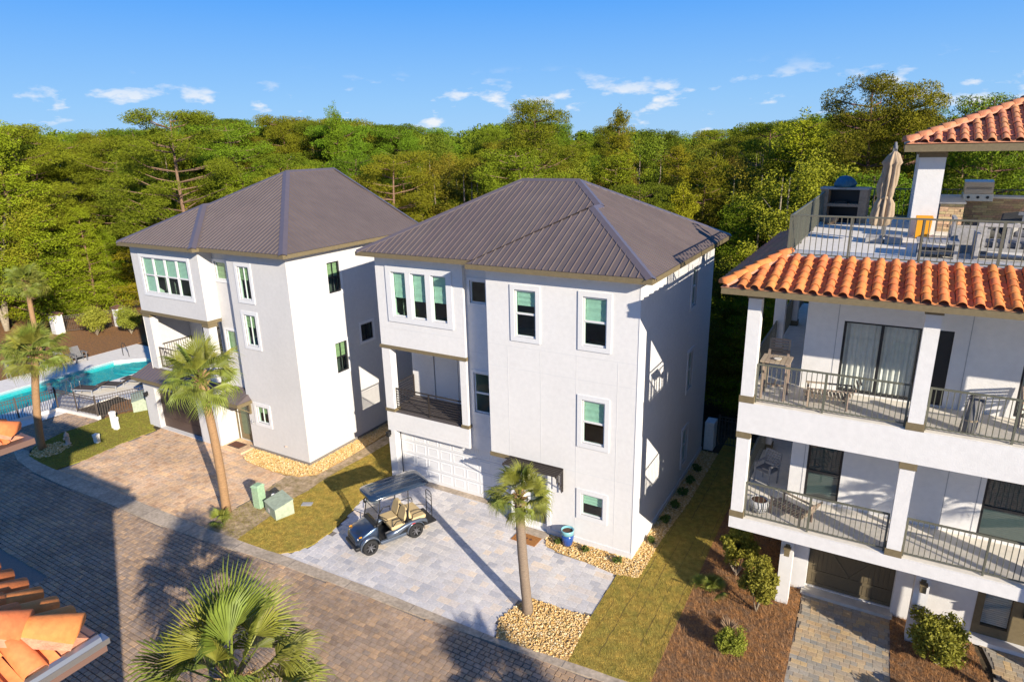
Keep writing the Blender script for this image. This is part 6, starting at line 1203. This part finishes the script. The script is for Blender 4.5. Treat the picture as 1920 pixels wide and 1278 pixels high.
T = thing('glazed_pot', 'blue glazed pot with aqua rim beside the front door gravel', 'pot', (-2.12, -.30, .03)); MB().lathe([(.12, 0), (.17, .08), (.205, .28), (.21, .44)], n=24).build('pot_body', MT['potblue'], T, smooth=True); MB().lathe([(.21, .44), (.205, .54), (.225, .60), (.20, .60), (.185, .54)], n=24).build('pot_rim', MT['potaqua'], T, smooth=True); MB().lathe([(.0, .53), (.186, .53), (.185, .54), (0, .55)], n=20).build('soil', MT['potsoil'], T)
T = thing('door_mat', 'orange brown coir mat with dark prints at the white front door', 'door mat', (-3.52, -.62, .004), -.02); MB().box(-.46, .46, -.26, .26, 0, .018).build('mat_body', MT['mator'], T)
for x in (-.16, .0, .16): MB().lathe([(.0, .018), (.055, .018), (.055, .021), (0, .021)], (x, .02, 0), 10).build('print', MT['matdark'], T)
T = thing('door_mat', 'dark brown door mat on the step of the cream white house', 'door mat', (-18.62, -.52, .072)); MB().box(-.40, .40, -.24, .24, 0, .016).build('mat_body', MT['matbr'], T); MB().box(-.34, .34, -.18, .18, .0162, .02).build('mat_border', MT['matdark'], T)
T = thing('star_ornament', 'small grey metal star on the wall beside the olive front door', 'ornament', (-17.55, -.33, 1.35)); q = MB(); pts = [((.16 if i % 2 == 0 else .06) * math.sin(i * math.pi / 5), (.16 if i % 2 == 0 else .06) * math.cos(i * math.pi / 5)) for i in range(10)]; q.add([(x, 0, z) for x, z in pts] + [(0, -.05, 0)], [(i, (i + 1) % 10, 10) for i in range(10)]); q.build('star', MT['plate'], T)

# ------------------------------------------------------------------ pool furniture and fences
def picket_fence(label, A, B, h=1.2, step=.11, z0=0.0, cat='fence', curb=True, m='picket', r=.010):
    A, B = Vector((*A, z0)), Vector((*B, z0)); L = (B - A).length; U = (B - A) / L; T = thing('picket_fence', label, cat, A, math.atan2(U.y, U.x))
    for z in (.12, h - .18, h - .03): MB().box(0, L, -.014, .014, z - .014, z + .014).build('fence_rail', MT[m], T)
    n = int(L / step); pm = MB().box(-r, r, -r, r, .06, h).mesh('picket', MT[m])
    for i in range(1, n): o = link('picket', pm, T); o.location = (i * L / n, 0, 0)
    k = max(1, round(L / 2.0)); pp = MB().box(-.03, .03, -.03, .03, 0, h + .06).mesh('post', MT[m])
    for i in range(k + 1): o = link('post', pp, T); o.location = (i * L / k, 0, 0)
    if curb: MB().box(-.05, L + .05, -.09, .09, -.03, .16).build('curb', MT['deckc'], T)
picket_fence('bronze pool fence along the cobbled parking', (-31.75, -7.2), (-30.95, -2.1)); picket_fence('bronze pool fence facing the street cobbles', (-30.95, -2.1), (-27.75, -1.75)); picket_fence('bronze pool fence behind the green transformer', (-27.75, -1.75), (-26.75, .9), curb=False); picket_fence('bronze fence between the brick capped pillars', (-47.4, 6.3), (-45.6, 9.1), curb=False, h=1.3); picket_fence('bronze fence running behind the hedge balls', (-45.0, 9.7), (-36.0, 11.2), curb=False, h=1.3)
picket_fence('dark fence closing the side yard behind the white house', (.5, 9.6), (2.9, 9.6), curb=False, h=1.4, step=.13)
for x, y, lab in ((-47.6, 6.0, 'white pillar with brown brick cap at the fence end'), (-45.3, 9.4, 'white pillar with brown brick cap between the hedge balls')):
    T = thing('gate_pillar', lab, 'pillar', (x, y, 0)); MB().box(-.32, .32, -.32, .32, 0, 1.45).build('shaft', MT['stucco'], T); MB().box(-.40, .40, -.40, .40, 1.45, 1.55).build('cap_slab', MT['brickcap'], T); q = MB(); q.add([(-.38, -.38, 1.55), (.38, -.38, 1.55), (.38, .38, 1.55), (-.38, .38, 1.55), (0, 0, 1.72)], [(0, 1, 4), (1, 2, 4), (2, 3, 4), (3, 0, 4)]); q.build('cap_top', MT['brickcap'], T)
def chaise(loc, rz, label, grp=None, up=.55):
    T = thing('pool_lounger', label, 'sun lounger', loc, rz, grp)
    MB().box(-.95, .35, -.32, .32, .30, .34).build('seat_sling', MT['wicker'], T); q = MB(); c, s = math.cos(up), math.sin(up); q.add([(.35, -.32, .32), (.35, .32, .32), (.35 + .75 * c, .32, .32 + .75 * s), (.35 + .75 * c, -.32, .32 + .75 * s), (.35, -.32, .29), (.35, .32, .29), (.37 + .75 * c, .32, .29 + .75 * s), (.37 + .75 * c, -.32, .29 + .75 * s)], [(0, 1, 2, 3), (7, 6, 5, 4), (0, 4, 5, 1), (1, 5, 6, 2), (2, 6, 7, 3), (3, 7, 4, 0)]); q.build('back_sling', MT['wicker'], T)
    for x in (-.85, .3):
        for y in (-.3, .3): MB().box(x - .025, x + .025, y - .02, y + .02, 0, .30).build('leg', MT['plate'], T)
    for y in (-.33, .33): MB().box(-.97, .37, y - .02, y + .02, .27, .32).build('side_rail', MT['plate'], T)
for i, (x, y, rz, lab) in enumerate(((-31.9, .1, .35, 'brown sling pool lounger at the fence corner'), (-31.3, 1.1, .35, 'brown sling pool lounger second from the fence corner'), (-31.0, 2.3, .35, 'brown sling pool lounger third from the fence corner'), (-30.6, 3.4, .35, 'brown sling pool lounger nearest the cream white house'))): chaise((x, y, .013), rz, lab)
def adirondack(loc, rz, label, grp):
    T = thing('slat_armchair', label, 'armchair', loc, rz, grp)
    for i in range(6): q = MB(); y = -.24 + i * .085; q.box(-.30, .30, y, y + .07, .36 - i * .018, .385 - i * .018); q.build('seat_slat', MT['cushgrey'], T)
    for i in range(6): q = MB(); x = -.27 + i * .092; q.add([(x, .24, .30), (x + .08, .24, .30), (x + .08, .52, .95), (x, .52, .95), (x, .26, .29), (x + .08, .26, .29), (x + .08, .54, .94), (x, .54, .94)], [(0, 1, 2, 3), (7, 6, 5, 4), (0, 4, 5, 1), (1, 5, 6, 2), (2, 6, 7, 3), (3, 7, 4, 0)]); q.build('back_slat', MT['cushgrey'], T)
    for s in (-1, 1):
        MB().box(s * .33 - .02, s * .33 + .02, -.25, -.17, 0, .58).build('leg', MT['cushgrey'], T); MB().box(s * .33 - .02, s * .33 + .02, .25, .33, 0, .58).build('leg', MT['cushgrey'], T); MB().box(s * .35 - .06, s * .35 + .06, -.30, .40, .58, .61).build('armrest', MT['cushgrey'], T)
for x, y, lab in ((-38.75, 2.0, 'dark slatted armchair on the far side of the pool deck, left of a pair'), (-38.65, 2.95, 'dark slatted armchair on the far side of the pool deck, right of a pair')): adirondack((x, y, .013), math.pi / 2, 'dark slatted armchair of the pair on the far pool deck', 'pair of armchairs on the far pool deck')
for x, y in ((-39.0, -.6), (-38.9, .7)): adirondack((x, y, .013), math.pi / 2, 'dark slatted armchair behind the corner palm on the far pool deck', 'armchairs behind the corner palm')
def loop_rail(loc, rz, label, two=True):
    T = thing('pool_rail', label, 'handrail', loc, rz)
    for s in ((-.22, .22) if two else (0,)): MB().tube([(-.35, s, 0), (-.35, s, .75), (-.2, s, .90), (.05, s, .88), (.30, s, .45), (.36, s, -.3)], .022, 8).build('rail_loop', MT['steel' if two else 'darkmetal'], T, smooth=True)
loop_rail((-37.0, 5.0, .0), 0, 'single bronze handrail at the curved pool steps', False); loop_rail((-32.75, -.4, .0), math.pi, 'pair of steel ladder rails on the near pool edge')
